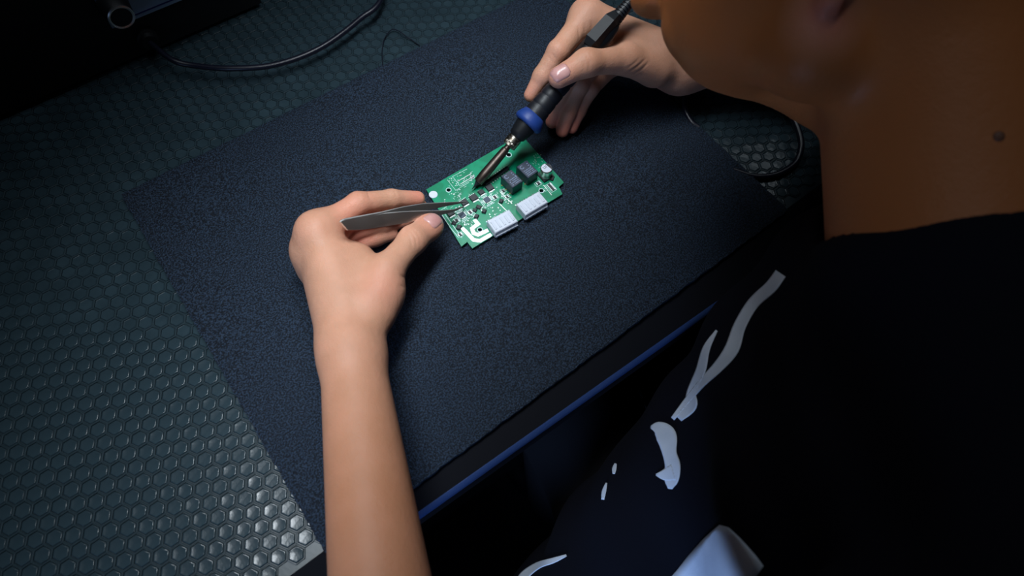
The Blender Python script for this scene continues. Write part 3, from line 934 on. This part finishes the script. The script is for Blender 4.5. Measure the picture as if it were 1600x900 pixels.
def surface(node, X, Y, Z):
    """surface nets on a rectilinear grid, evaluated only in blocks near the surface"""
    G = (X, Y, Z)
    def centres(I, st):
        lo = np.stack([G[k][I[:, k] * st] for k in range(3)], 1)
        hi = np.stack([G[k][np.minimum(I[:, k] * st + st, len(G[k]) - 1)] for k in range(3)], 1)
        return (lo + hi) / 2, np.linalg.norm(hi - lo, axis=1) / 2
    I = np.stack(np.meshgrid(*[np.arange((len(g) - 1) // 32) for g in G], indexing='ij'), -1).reshape(-1, 3)
    for st in (32, 8):
        C, R = centres(I, st)
        d = ev(node, C[:, None, :], C, R * 4 + 0.2)[:, 0]
        I = I[np.abs(d) < R * 2.0 + 0.014]
        if st == 32:
            o = np.stack(np.meshgrid(*[np.arange(4)] * 3, indexing='ij'), -1).reshape(-1, 3)
            I = (I[:, None, :] * 4 + o[None]).reshape(-1, 3)
    off = np.stack(np.meshgrid(*[np.arange(9)] * 3, indexing='ij'), -1).reshape(-1, 3)
    NX, NY, NZ = (len(g) for g in G)
    cid, cpos, quads = [], [], []
    corner = [(i, j, k) for i in (0, 1) for j in (0, 1) for k in (0, 1)]
    edges = [(a, b) for a in range(8) for b in range(a + 1, 8) if sum(x != y for x, y in zip(corner[a], corner[b])) == 1]
    for s0 in range(0, len(I), 2500):
        B = I[s0:s0 + 2500]
        gi = B[:, None, :] * 8 + off[None]
        P = np.stack([G[k][gi[:, :, k]] for k in range(3)], -1)
        C, R = centres(B, 8)
        D = ev(node, P, C, R).reshape(-1, 9, 9, 9)
        D[np.abs(D) < 1e-9] = 1e-9
        P = P.reshape(-1, 9, 9, 9, 3)
        cs = [D[:, i:i + 8, j:j + 8, k:k + 8] for i, j, k in corner]
        neg = sum((c < 0).astype(np.int8) for c in cs)
        act = np.argwhere((neg > 0) & (neg < 8))
        if len(act) == 0: continue
        b, x, y, z = act.T
        val = np.stack([D[b, x + i, y + j, z + k] for i, j, k in corner], 1)
        pos = np.stack([P[b, x + i, y + j, z + k] for i, j, k in corner], 1)
        acc = np.zeros((len(act), 3), np.float32); cnt = np.zeros(len(act), np.float32)
        for e0, e1 in edges:
            m = (val[:, e0] < 0) != (val[:, e1] < 0)
            t = val[m, e0] / (val[m, e0] - val[m, e1])
            acc[m] += pos[m, e0] + t[:, None] * (pos[m, e1] - pos[m, e0]); cnt[m] += 1
        gc = B[b] * 8 + act[:, 1:]
        cid.append((gc[:, 0].astype(np.int64) * NY + gc[:, 1]) * NZ + gc[:, 2])
        cpos.append(acc / cnt[:, None])
        # grid edges starting at this cell's low corner
        v0 = val[:, 0]
        for axis, o in ((0, 4), (1, 2), (2, 1)):
            m = (v0 < 0) != (val[:, o] < 0)
            g = gc[m].astype(np.int64)
            u, w = [(1, 2), (2, 0), (0, 1)][axis]
            def key(du, dw):
                h = g.copy(); h[:, u] -= du; h[:, w] -= dw
                return (h[:, 0] * NY + h[:, 1]) * NZ + h[:, 2]
            q = np.stack([key(0, 0), key(1, 0), key(1, 1), key(0, 1)], 1)
            fl = v0[m] < 0
            q[~fl] = q[~fl][:, ::-1]
            quads.append(q)
    cid = np.concatenate(cid); cpos = np.concatenate(cpos); quads = np.concatenate(quads)
    o = np.argsort(cid); cid = cid[o]; cpos = cpos[o]
    idx = np.searchsorted(cid, quads)
    idx = np.minimum(idx, len(cid) - 1)
    ok = (cid[idx] == quads).all(1)
    F = idx[ok]
    # two light smoothing passes
    for lam in (0.5, 0.5):
        s = np.zeros_like(cpos); c = np.zeros(len(cpos), np.float32)
        for k in range(4):
            a, b = F[:, k], F[:, (k + 1) % 4]
            np.add.at(s, a, cpos[b]); np.add.at(c, a, 1)
            np.add.at(s, b, cpos[a]); np.add.at(c, b, 1)
        c[c == 0] = 1
        cpos = cpos + lam * (s / c[:, None] - cpos)
    return cpos, F

def fast_mesh(name, V, F, mat_, parent=None, base=(0, 0, 0)):
    base = np.array(base, float)
    po = origin(parent) if parent is not None else np.zeros(3)
    me = bpy.data.meshes.new(name)
    me.vertices.add(len(V)); me.vertices.foreach_set('co', (V - base).astype(np.float32).ravel())
    me.loops.add(len(F) * 4); me.loops.foreach_set('vertex_index', F.astype(np.int32).ravel())
    me.polygons.add(len(F))
    me.polygons.foreach_set('loop_start', np.arange(0, len(F) * 4, 4, dtype=np.int32))
    me.polygons.foreach_set('loop_total', np.full(len(F), 4, np.int32))
    me.update(calc_edges=True)
    me.validate()
    me.polygons.foreach_set('use_smooth', np.ones(len(me.polygons), bool))
    me.materials.append(mat_)
    o = bpy.data.objects.new(name, me)
    COL.objects.link(o)
    o.location = base - po
    o.parent = parent
    return o

# ------------------------------------------------------------------ figure
def chain(pts, rad):
    return [seg(pts[i], pts[i + 1], rad[i], rad[i + 1]) for i in range(len(pts) - 1)]
def J(*p): return [at(*q) for q in p]
flush = []          # (point, radius, amount): pinker skin at finger ends and knuckles

# ---- left hand: holds the tweezers between thumb and index
L_wr = at(549, 548, .045)
Li = J((494, 361, .058), (560, 318, .054), (612, 311, .040), (652, 310.5, .027))
Lm = J((489, 391, .041), (545, 345, .040), (606, 336, .028), (655, 322, .016))
Lr = J((499, 414, .028), (548, 362, .026), (600, 350, .017), (634, 344, .011))
Lp = J((512, 432, .017), (552, 384, .015), (588, 372, .011), (612, 366, .0085))
Lt = J((582, 489, .045), (603, 424, .050), (645, 375, .040), (673, 353, .032))
fL = [U(.004, *chain(Li, (.0118, .0098, .0084, .0072))), U(.004, *chain(Lm, (.0118, .0094, .0084, .0074))),
      U(.004, *chain(Lr, (.0110, .0090, .0080, .0070))), U(.004, *chain(Lp, (.0100, .0080, .0072, .0062)))]
thL = U(.008, seg(Lt[0], Lt[1], .0185, .0134), seg(Lt[1], Lt[2], .0132, .0112), seg(Lt[2], Lt[3], .0115, .0098),
        ell(Lt[3] + (Lt[2] - Lt[3]) * .15, (.0125, .0105, .0098), None))
palmL = U(.016, seg(L_wr, Li[0], .0175, .0125), seg(L_wr, Lm[0], .0175, .0128), seg(L_wr - (0, 0, .005), Lr[0], .016, .0125),
          seg(L_wr - (0, 0, .006), Lp[0], .015, .0115), seg(Li[0], Lm[0], .0115, .0115), seg(Lm[0], Lr[0], .0115, .0110), seg(Lr[0], Lp[0], .011, .010),
          seg(at(560, 480, .042), at(533, 408, .047), .020, .0155), seg(at(590, 470, .040), at(560, 410, .040), .018, .012),
          seg(at(604, 450, .044), at(562, 408, .043), .0135, .0085))
L_el = at(628, 1180, .062)
L_mid = L_wr + (L_el - L_wr) * .42
foreL = seg(L_wr, L_el, .0238, .0385, (0.1, 0.1, 1), 1.08)
handL = U(.007, U(.014, palmL, U(.0015, *fL)), thL)
handL = SUB(.0022, handL,
            *[seg(at(a, b, c), at(d, e, f_), .0008, .0008) for a, b, c, d, e, f_ in
              ((646, 364, .0525), (650, 381, .0465), .0, .0, .0, .0)[:0]])
armL = U(.016, handL, foreL)
for p, r_, a_ in ((Li[3], .018, .75), (Lm[3], .02, .7), (Lr[3], .03, .6), (Lt[3], .022, .55), (Li[0], .018, .30), (Lm[0], .016, .35), (Li[1], .014, .3), (Lt[2], .014, .3),
                  (at(600, 450, .06), .022, .25), (Lm[1], .03, .8), (Lr[1], .03, .8)):
    flush.append((p, r_, a_))

# ---- right hand: pen grip on the iron
R_wr = at(1064, 103, .042)
Ri = J((917, 26, .085), (872, 80, .080), (847, 119, .064), (829, 149, .050))
Rm_ = J((936, 44, .072), (886, 122, .056), (872, 160, .032), (863, 190, .0135))
Rr = J((953, 64, .052), (905, 134, .046), (888, 176, .026), (879, 204, .0105))
Rp = J((972, 86, .036), (922, 140, .038), (904, 174, .022), (894, 200, .0090))
Rt = J((1024, 108, .052), (978, 92, .071), (916, 98, .087), (873, 121, .083))
fR = [U(.004, *chain(Ri, (.0124, .0101, .0086, .0066))), U(.004, *chain(Rm_, (.0118, .0092, .0080, .0070))),
      U(.004, *chain(Rr, (.0110, .0088, .0078, .0070))), U(.004, *chain(Rp, (.0100, .0080, .0070, .0060)))]
thR = U(.008, seg(Rt[0], Rt[1], .0180, .0145), seg(Rt[1], Rt[2], .0140, .0116), seg(Rt[2], Rt[3], .0118, .0098))
palmR = U(.016, seg(R_wr, Ri[0], .0200, .0130), seg(R_wr, Rm_[0], .019, .0125), seg(R_wr - (0, 0, .004), Rr[0], .018, .0122),
          seg(R_wr - (0, 0, .006), Rp[0], .017, .0115), seg(Ri[0], Rm_[0], .012, .0115), seg(Rm_[0], Rr[0], .0115, .011), seg(Rr[0], Rp[0], .011, .0105),
          seg(at(1020, 85, .055), at(955, 52, .074), .020, .0135), seg(at(1015, 95, .052), at(962, 72, .062), .018, .0125))
R_el = at(1400, 50, .055)
R_mid = R_wr + (R_el - R_wr) * .45
foreR = U(.02, seg(R_wr, R_mid, .0240, .0330, (0, 0, 1), 1.1), seg(R_mid, R_el, .0350, .0420))
handR = U(.007, U(.013, palmR, U(.0012, *fR)), thR)
armR = U(.016, handR, foreR)
for p, r_, a_ in ((Ri[3], .02, .35), (Rm_[3], .024, .9), (Rr[3], .024, .9), (Rp[3], .024, .9), (Rt[3], .02, .35), (Ri[0], .016, .3), (Ri[1], .012, .2), (Rt[2], .012, .25)):
    flush.append((p, r_, a_))

# ---- torso, shoulders, upper arms
NB = cdep(1480, 425, .385)                  # base of the neck
SH_L = cdep(1690, 1120, .265); SH_R = cdep(1455, 350, .53)
LAT = unit(SH_L - SH_R)
HIP = np.array([0.285, -0.335, -0.235])
CH = NB * .72 + HIP * .28
FWD = unit(np.cross(LAT, CH - HIP)); FWD = FWD if FWD[1] > 0 else -FWD
torso = U(.05, seg(CH + LAT * .06, HIP + LAT * .05, .095, .085), seg(CH - LAT * .06, HIP - LAT * .05, .095, .085), seg(NB * .88 + HIP * .12, CH, .045, .088))
upL = seg(L_el, SH_L, .042, .056); upR = seg(R_el, SH_R, .044, .056)
shd = U(.03, seg(NB - LAT * .02, SH_L, .040, .052), seg(NB, SH_R, .040, .052))

# ---- head: turned to the work, seen from its left side
hf = cdir((-.87, .30, -.38)); hc_ = cdir((.25, .95, .2)); hc_ = unit(hc_ - hf * (hc_ @ hf)); hl_ = np.cross(hc_, hf)
LOBE = cdep(1292, 22, .352)
HO_ = LOBE - hl_ * .072 + hc_ * .038 + hf * .012        # centre of the skull between the ears
def H(f_, c_, l_): return HO_ + hf * f_ + hc_ * c_ + hl_ * l_
HAx = np.array([hf, hc_, hl_])
skull = U(.03, ell(H(-.012, .045, 0), (.098, .085, .076), HAx), ell(H(.045, .002, 0), (.058, .077, .062), HAx))
jaw = U(.022, seg(H(-.008, -.055, .044), H(.046, -.041, .018), .018, .016), seg(H(-.008, -.055, -.044), H(.046, -.041, -.018), .018, .016),
        seg(H(.048, -.040, .013), H(.048, -.040, -.013), .016, .016), ell(H(.040, -.023, 0), (.048, .037, .054), HAx), seg(H(-.008, -.055, .044), H(.032, -.054, .032), .016, .015), seg(H(-.008, -.055, -.044), H(.032, -.054, -.032), .016, .015), seg(H(.0, -.02, .05), H(-.006, -.055, .046), .018, .018))
face = U(.012, seg(H(.098, .012, 0), H(.114, -.022, 0), .007, .012), seg(H(.106, -.024, .010), H(.106, -.024, -.010), .008, .008),
         seg(H(.084, -.040, .018), H(.084, -.040, -.018), .006, .006), seg(H(.080, -.048, .016), H(.080, -.048, -.016), .0065, .0065),
         seg(H(.088, .030, .040), H(.095, .030, .012), .010, .009), seg(H(.088, .030, -.040), H(.095, .030, -.012), .010, .009))
ears = []
for s in (1, -1):
    ears.append(U(.005, seg(H(-.012, -.030, s * .073), H(-.016, -.006, s * .076), .0065, .006, hl_, 1.4), seg(H(-.016, -.006, s * .076), H(-.030, .022, s * .084), .006, .006),
                  seg(H(-.030, .022, s * .084), H(-.018, .036, s * .082), .006, .005), seg(H(-.018, .036, s * .082), H(-.002, .026, s * .076), .005, .004),
                  seg(H(-.012, .0, s * .074), H(-.014, .02, s * .076), .010, .010, hl_, 2.0)))
NK = cdep(1448, 150, .41)
nk_ax0 = unit(NK - NB)
neck = U(.03, seg(NB, NK, .060, .056, hl_, 1.05), seg(NB + hf * .004, cdep(1425, 165, .43), .052, .046), seg(NB - hf * .015 + nk_ax0 * .03, H(-.06, -.01, 0), .048, .055))
eyes = [ell(H(.090, .012, s * .032), (.0125, .0125, .0125)) for s in (1, -1)]
headn = U(.010, U(.016, skull, jaw), face, *ears)
headn = U(.006, SUB(.012, headn, *[ell(H(.098, .014, s * .032), (.012, .010, .016), HAx) for s in (1, -1)]), *eyes)
body_n = U(.022, U(.03, torso, shd), U(.034, headn, neck), U(.03, armL, upL), U(.03, armR, upR))
X = axis_grid(-.09, 1.0, (.07, .56), .00115, .0026)
Y = axis_grid(-.46, .40, (.03, .29), .00115, .0026)
Z = axis_grid(-.34, .56, (0.0, .125), .00115, .0026)
V, F = surface(body_n, X, Y, Z)
# skin creases: shallow folds pressed in along lines on the surface
bvh0 = BVHTree.FromPolygons([tuple(p) for p in V.tolist()], [tuple(q) for q in F.tolist()])
CRE = [([(643, 362), (649, 371), (651, 384)], .5), ([(638, 366), (643, 376), (644, 386)], .4), ([(648, 360), (655, 370), (657, 382)], .35),
       ([(626, 430), (636, 436)], .7), ([(624, 446), (633, 449)], .5), ([(560, 300), (562, 310)], .3), ([(574, 298), (577, 309)], .4), ([(617, 298), (619, 307)], .35),
       ([(914, 84), (921, 95), (920, 108)], .5), ([(908, 88), (913, 98), (912, 110)], .35), ([(921, 84), (927, 94)], .3),
       ([(984, 112), (997, 103), (1008, 93)], .6), ([(980, 107), (990, 100), (998, 92)], .4), ([(990, 116), (1003, 108), (1013, 98)], .45),
       ([(904, 42), (905, 62)], .6), ([(914, 38), (914, 54)], .6), ([(924, 34), (925, 48)], .5), ([(862, 84), (868, 92)], .35), ([(856, 88), (863, 97)], .3)]
VN = np.zeros_like(V)
fn = np.cross(V[F[:, 2]] - V[F[:, 0]], V[F[:, 3]] - V[F[:, 1]])
for k in range(4): np.add.at(VN, F[:, k], fn)
VN /= np.linalg.norm(VN, axis=1)[:, None] + 1e-12
hand_i = np.where((V[:, 2] < .13) & (V[:, 0] > .05) & (V[:, 0] < .58) & (V[:, 1] > .05))[0]
disp = np.zeros(len(V), np.float32)
for pts, dep in CRE:
    sp = spline([np.array((p[0], p[1], 0.0)) for p in pts], 10)
    for i_, q in enumerate(sp):
        d = RM @ np.array([(q[0] - 800) / 1000.0, -(q[1] - 450) / 1000.0, -1.0])
        hit = bvh0.ray_cast(Vector(cdep(q[0], q[1], .47)), Vector(d))
        if hit[0] is None: continue
        e = math.sin(math.pi * min(1, max(0, (i_ + 1) / (len(sp) + 1)))) ** .5
        r2 = ((V[hand_i] - np.array(hit[0], np.float32)) ** 2).sum(1)
        disp[hand_i] = np.maximum(disp[hand_i], dep * e * .0011 * np.exp(-r2 / (2 * .0009 ** 2)))
V = (V - VN * disp[:, None]).astype(np.float32)
person = fast_mesh('person', V, F, M['skin'], None, base=HIP)
tag(person, 'person in a dark printed t-shirt leaning over the board, soldering with both hands', 'person')
col = np.zeros((len(V), 4), np.float32); col[:, 3] = 1
for p, r_, a_ in flush:
    d = np.linalg.norm(V - np.array(p, np.float32), axis=1)
    col[:, 0] = np.maximum(col[:, 0], a_ * np.clip(1.25 - d / r_, 0, 1))
# sun-browned forearm; neck and face browned to paint in their shade
arm_t = np.clip(((L_wr - V) @ unit(L_wr - L_el) + .03) / .15, 0, 1) * (np.linalg.norm(V - L_mid, axis=1) < .26)
hd = np.clip(1.25 - np.linalg.norm(V - (HO_ + NB) / 2, axis=1) / .22, 0, 1) * 3
col[:, 1] = np.clip(np.maximum(arm_t * .45, np.clip(hd, 0, 1.0)), 0, 1)
lobe = np.clip(1.3 - np.linalg.norm(V - LOBE.astype(np.float32), axis=1) / .022, 0, 1)
col[:, 0] = np.maximum(col[:, 0], lobe * .9); col[:, 1] *= 1 - .7 * lobe
ca_ = person.data.color_attributes.new('flush', 'FLOAT_COLOR', 'POINT')
ca_.data.foreach_set('color', col.ravel())
bvh = BVHTree.FromPolygons([tuple(p) for p in V.tolist()], [tuple(q) for q in F.tolist()])

# ---- nails of the two thumbs and of the curled fingers
def nail(tip, prev, facing, w, l, back=.002):
    d = unit(np.array(tip) - np.array(prev)); n = np.array(facing, float); n = unit(n - d * (n @ d)); s_ = np.cross(d, n)
    NU, NV = 10, 12
    top, bot = [], []
    for j in range(NV + 1):
        vv_ = j / NV
        for i in range(NU + 1):
            uu = i / NU * 2 - 1
            wid = w / 2 * (1 - .10 * vv_) * math.sqrt(max(0.02, 1 - (max(0, abs(vv_ * 2 - 1) - .55) / .5) ** 2 * .75))
            q = np.array(tip) + d * (-back - l / 2 + l * vv_) + s_ * uu * wid
            hit = bvh.ray_cast(Vector(q + n * .03), Vector(-n))
            pt = np.array(hit[0]) if hit[0] is not None else q + n * .009
            e = max(abs(uu), abs(vv_ * 2 - 1))
            top.append(pt + n * (.00055 if e < .99 else .00005)); bot.append(pt - n * .0008)
    v_ = top + bot; m = len(top); W = NU + 1
    f_ = []
    for j in range(NV):
        for i in range(NU):
            a = j * W + i
            f_ += [(a, a + 1, a + 1 + W, a + W), (m + a, m + a + W, m + a + 1 + W, m + a + 1)]
    rim = [i for i in range(W)] + [j * W + NU for j in range(1, NV + 1)] + [NV * W + i for i in range(NU - 1, -1, -1)] + [j * W for j in range(NV - 1, 0, -1)]
    for k in range(len(rim)):
        a, b = rim[k], rim[(k + 1) % len(rim)]
        f_.append((b, a, m + a, m + b))
    return mesh_obj('fingernail', v_, f_, M['nail'], person, True)
nail(Lt[3], Lt[2], cdir((.05, .12, 1)), .0150, .0170, .0005)
nail(Rt[3], Rt[2], cdir((-.15, .12, 1)), .0150, .0165, .0005)

# ---- small mole on the side of the neck
d = RM @ np.array([(1561 - 800) / 1000.0, -(213 - 450) / 1000.0, -1.0])
hit = bvh.ray_cast(Vector(CAM), Vector(d))
if hit[0] is not None:
    MB().lathe(np.array(hit[0]) - np.array(hit[1]) * .0006, np.array(hit[1]), [(0, .0032), (.0009, .0027), (.0013, .0012)], 16).build('mole', M['mole'], person, True)

# ---- eyes, hair
for s in (1, -1):
    e = MB().lathe(H(.0915, .012, s * .032), hf, [(0, .0085), (.006, .0080), (.0085, .006), (.0098, .0001)], 20).build('eye', M['eye'], person, True)
    MB().lathe(H(.0996, .009, s * .032), unit(hf - hc_ * .25), [(0, .0052), (.0014, .0048), (.0022, .0002)], 20).build('iris', M['iris'], e, True)
hair_n = SUB(.01, U(.02, ell(H(-.016, .060, 0), (.106, .090, .084), HAx), ell(H(-.060, .036, 0), (.054, .066, .074), HAx)),
             ell(H(.085, -.01, 0), (.075, .078, .09), HAx), seg(H(-.012, -.04, -.12), H(-.012, .015, -.12), .03, .03), seg(H(0, -.08, -.09), H(0, -.08, .09), .058, .058),
             ell(H(-.012, -.005, .085), (.026, .036, .03), HAx), ell(H(-.012, -.005, -.085), (.026, .036, .03), HAx))
lo, hi = HO_ - .17, HO_ + .19
Vh, Fh = surface(hair_n, axis_grid(lo[0], hi[0], (9, 9), .003, .003), axis_grid(lo[1], hi[1], (9, 9), .003, .003), axis_grid(lo[2], hi[2], (9, 9), .003, .003))
hair = fast_mesh('hair', Vh, Fh, M['hair'], person, base=HO_)

# ---- t-shirt
nk_ax = unit(NK - NB)
fold = lambda P: 0.0035 * np.sin(P[:, 0] * 38 + P[:, 2] * 26) * np.sin(P[:, 1] * 31 - P[:, 2] * 22 + 1.3) + .002 * np.sin(P[:, 2] * 75 + P[:, 0] * 40)
class FoldSeg:
    def __init__(self, f): self.f = f
    def __call__(self, P): return self.f(P) + fold(P).astype(np.float32)
tor_s = U(.05, FoldSeg(seg(CH + LAT * .065, HIP + LAT * .075, .108, .118)), FoldSeg(seg(CH - LAT * .065, HIP - LAT * .07, .108, .112)),
          FoldSeg(seg(NB * .94 + HIP * .06, CH, .068, .10)))
front_s = FoldSeg(seg(cdep(1318, 446, .50), cdep(962, 1010, .62), .062, .116))
sl_l = seg(SH_L, SH_L * .60 + L_el * .40, .062, .062); sl_r = seg(SH_R, SH_R * .5 + R_el * .5, .066, .068)
shirt_n = U(.035, tor_s, front_s, seg(NB - hf * .035 - nk_ax * .018, NB - hf * .02 - nk_ax * .06, .056, .066), U(.03, seg(NB - LAT * .02, SH_L, .056, .062), seg(NB, SH_R, .056, .066)), FoldSeg(sl_l), FoldSeg(sl_r))
# neckline and lower hem
shirt_n = SUB(.004, shirt_n, seg(NB + nk_ax * .087, NB + nk_ax * .30, .090, .090))
Xs = axis_grid(-.02, .80, (9, 9), .0034, .0034); Ys = axis_grid(-.52, .22, (9, 9), .0034, .0034); Zs = axis_grid(-.42, .42, (9, 9), .0034, .0034)
Vs, Fs = surface(shirt_n, Xs, Ys, Zs)
shirt = fast_mesh('t_shirt', Vs, Fs, M['shirt'], person, base=HIP)
shirt['label'] = 'dark navy t-shirt with white print'
sbvh = BVHTree.FromPolygons([tuple(p) for p in Vs.tolist()], [tuple(q) for q in Fs.tolist()])
def print_patch(name, rows):
    """white print lying on the cloth: rows of (left pixel, right pixel) pairs across the mark"""
    v_, n_ = [], 9
    for (ax_, ay), (bx_, by) in rows:
        row_ = []
        for k in range(n_):
            t = k / (n_ - 1)
            px, py = ax_ + (bx_ - ax_) * t, ay + (by - ay) * t
            d = RM @ np.array([(px - 800) / 1000.0, -(py - 450) / 1000.0, -1.0])
            hit = sbvh.ray_cast(Vector(CAM), Vector(d))
            if hit[0] is None:
                row_ = None
                break
            nv = np.array(hit[1]); nv = nv if nv @ d < 0 else -nv
            row_.append(np.array(hit[0]) + nv * .0008)
        if row_ is None: continue
        # stop where the cloth folds away behind another part of the shirt
        if max(np.linalg.norm(row_[k + 1] - row_[k]) for k in range(n_ - 1)) > .03: continue
        if v_ and np.linalg.norm(row_[n_ // 2] - v_[-1 - n_ // 2]) > .06: break
        v_ += row_
    m = len(v_) // n_; f_ = []
    if m < 2: return None
    for j in range(m - 1):
        for i in range(n_ - 1):
            a = j * n_ + i
            f_.append((a, a + n_, a + n_ + 1, a + 1))
    o = mesh_obj(name, v_, f_, M['print'], shirt, True)
    md = o.modifiers.new('thickness', 'SOLIDIFY'); md.thickness = .0006; md.offset = 0
    return o
def ribbon(pts):
    """(x, y, width) along a painted stroke"""
    rows = []
    sp = spline([np.array(p, float) for p in pts], 5)
    for i, p in enumerate(sp):
        a = sp[max(i - 1, 0)]; b = sp[min(i + 1, len(sp) - 1)]
        t = unit((b - a)[:2]); nn = np.array([-t[1], t[0]])
        rows.append((tuple(p[:2] - nn * p[2] / 2), tuple(p[:2] + nn * p[2] / 2)))
    return rows
PR = [ribbon([(1221, 428, 18), (1205, 450, 19), (1178, 475, 18), (1157, 510, 19), (1145, 545, 22), (1125, 572, 17), (1097, 600, 12), (1072, 630, 9), (1052, 655, 6)]),
      ribbon([(1121, 517, 3), (1105, 545, 11), (1096, 580, 15), (1082, 612, 14), (1080, 634, 20), (1062, 655, 10)]),
      ribbon([(1018, 668, 4), (1030, 670, 22), (1042, 682, 32), (1047, 708, 22), (1052, 728, 24), (1050, 750, 22), (1048, 764, 6)]),
      ribbon([(1026, 742, 3), (1040, 742, 18), (1054, 738, 26)]),
      ribbon([(963, 725, 3), (961, 733, 6), (960, 741, 3)]), ribbon([(949, 755, 2), (945, 768, 6), (943, 781, 4)]),
      ribbon([(886, 868, 3), (866, 876, 8), (842, 884, 10), (820, 900, 14), (812, 915, 14)]),
      [((1126, 820), (1140, 824)), ((1112, 832), (1155, 838)), ((1100, 843), (1168, 852)), ((1087, 857), (1182, 868)), ((1075, 870), (1194, 884)), ((1062, 886), (1186, 896)), ((1050, 900), (1178, 908)), ((1040, 914), (1168, 922))]]
made = 0
for r_ in PR:
    if print_patch('shirt_print', r_) is not None: made += 1
print('print marks on shirt:', made, 'of', len(PR), 'body', len(V), 'shirt', len(Vs))

# ---- trousers and shoes below the bench
KN = [np.array([0.30, 0.02, -0.20]) + np.array([.16, .02, 0]), np.array([0.30, 0.02, -0.20]) + np.array([-.02, -.02, -.01])]
AN = [k + np.array([0.01, -.04, -.46]) for k in KN]
HP = [HIP + np.array([.09, .03, -.01]), HIP + np.array([-.08, .0, -.01])]
tr_n = U(.04, *[U(.03, seg(HP[i], KN[i], .088, .066), seg(KN[i], AN[i], .064, .054)) for i in (0, 1)], seg(HP[0], HP[1], .10, .10))
Vt, Ft = surface(tr_n, axis_grid(.10, .60, (9, 9), .006, .006), axis_grid(-.48, .18, (9, 9), .006, .006), axis_grid(-.80, -.08, (9, 9), .006, .006))
fast_mesh('trousers', Vt, Ft, M['trousers'], person, base=HIP)
for i in (0, 1):
    sn = U(.02, seg(AN[i] + (0, .0, -.048), AN[i] + (-.02, .15, -.062), .042, .034), seg(AN[i] + (0, -.02, -.055), AN[i] + (0, 0, -.02), .040, .045))
    c = AN[i] + np.array([-.01, .06, -.05])
    Vq, Fq = surface(sn, axis_grid(c[0] - .12, c[0] + .12, (9, 9), .005, .005), axis_grid(c[1] - .2, c[1] + .2, (9, 9), .005, .005), axis_grid(c[2] - .1, c[2] + .12, (9, 9), .005, .005))
    Vq[:, 2] = np.maximum(Vq[:, 2], FLOOR_Z + .001)
    fast_mesh('shoe', Vq, Fq, M['black_rubber'], person, base=HIP)

# ---- stool the person sits on
sx, sy = HIP[0] + .005, HIP[1] - .02
stool = thing('stool', 'black round work stool under the seated person', 'stool', (sx, sy, FLOOR_Z))
zt = HIP[2] - .105
autosmooth(MB().lathe((sx, sy, zt - .05), (0, 0, 1), [(0, .16), (.012, .175), (.040, .175), (.052, .16), (.055, .10)], 40).build('seat', M['black_rubber'], stool))
autosmooth(MB().lathe((sx, sy, FLOOR_Z + .05), (0, 0, 1), [(0, .03), (zt - .05 - FLOOR_Z - .05, .025)], 20).build('column', M['steel'], stool))
for k in range(5):
    t = 2 * math.pi * k / 5 + .3
    e = np.array([sx + .25 * math.cos(t), sy + .25 * math.sin(t), FLOOR_Z + .03])
    MB().tube([(sx, sy, FLOOR_Z + .07), e], [.018, .012], 10).build('base_arm', M['black'], stool)
    MB().lathe(e - np.array([0, 0, .03]), (0, 0, 1), [(0, .012), (.01, .016), (.03, .014)], 14).build('foot', M['black_rubber'], stool)
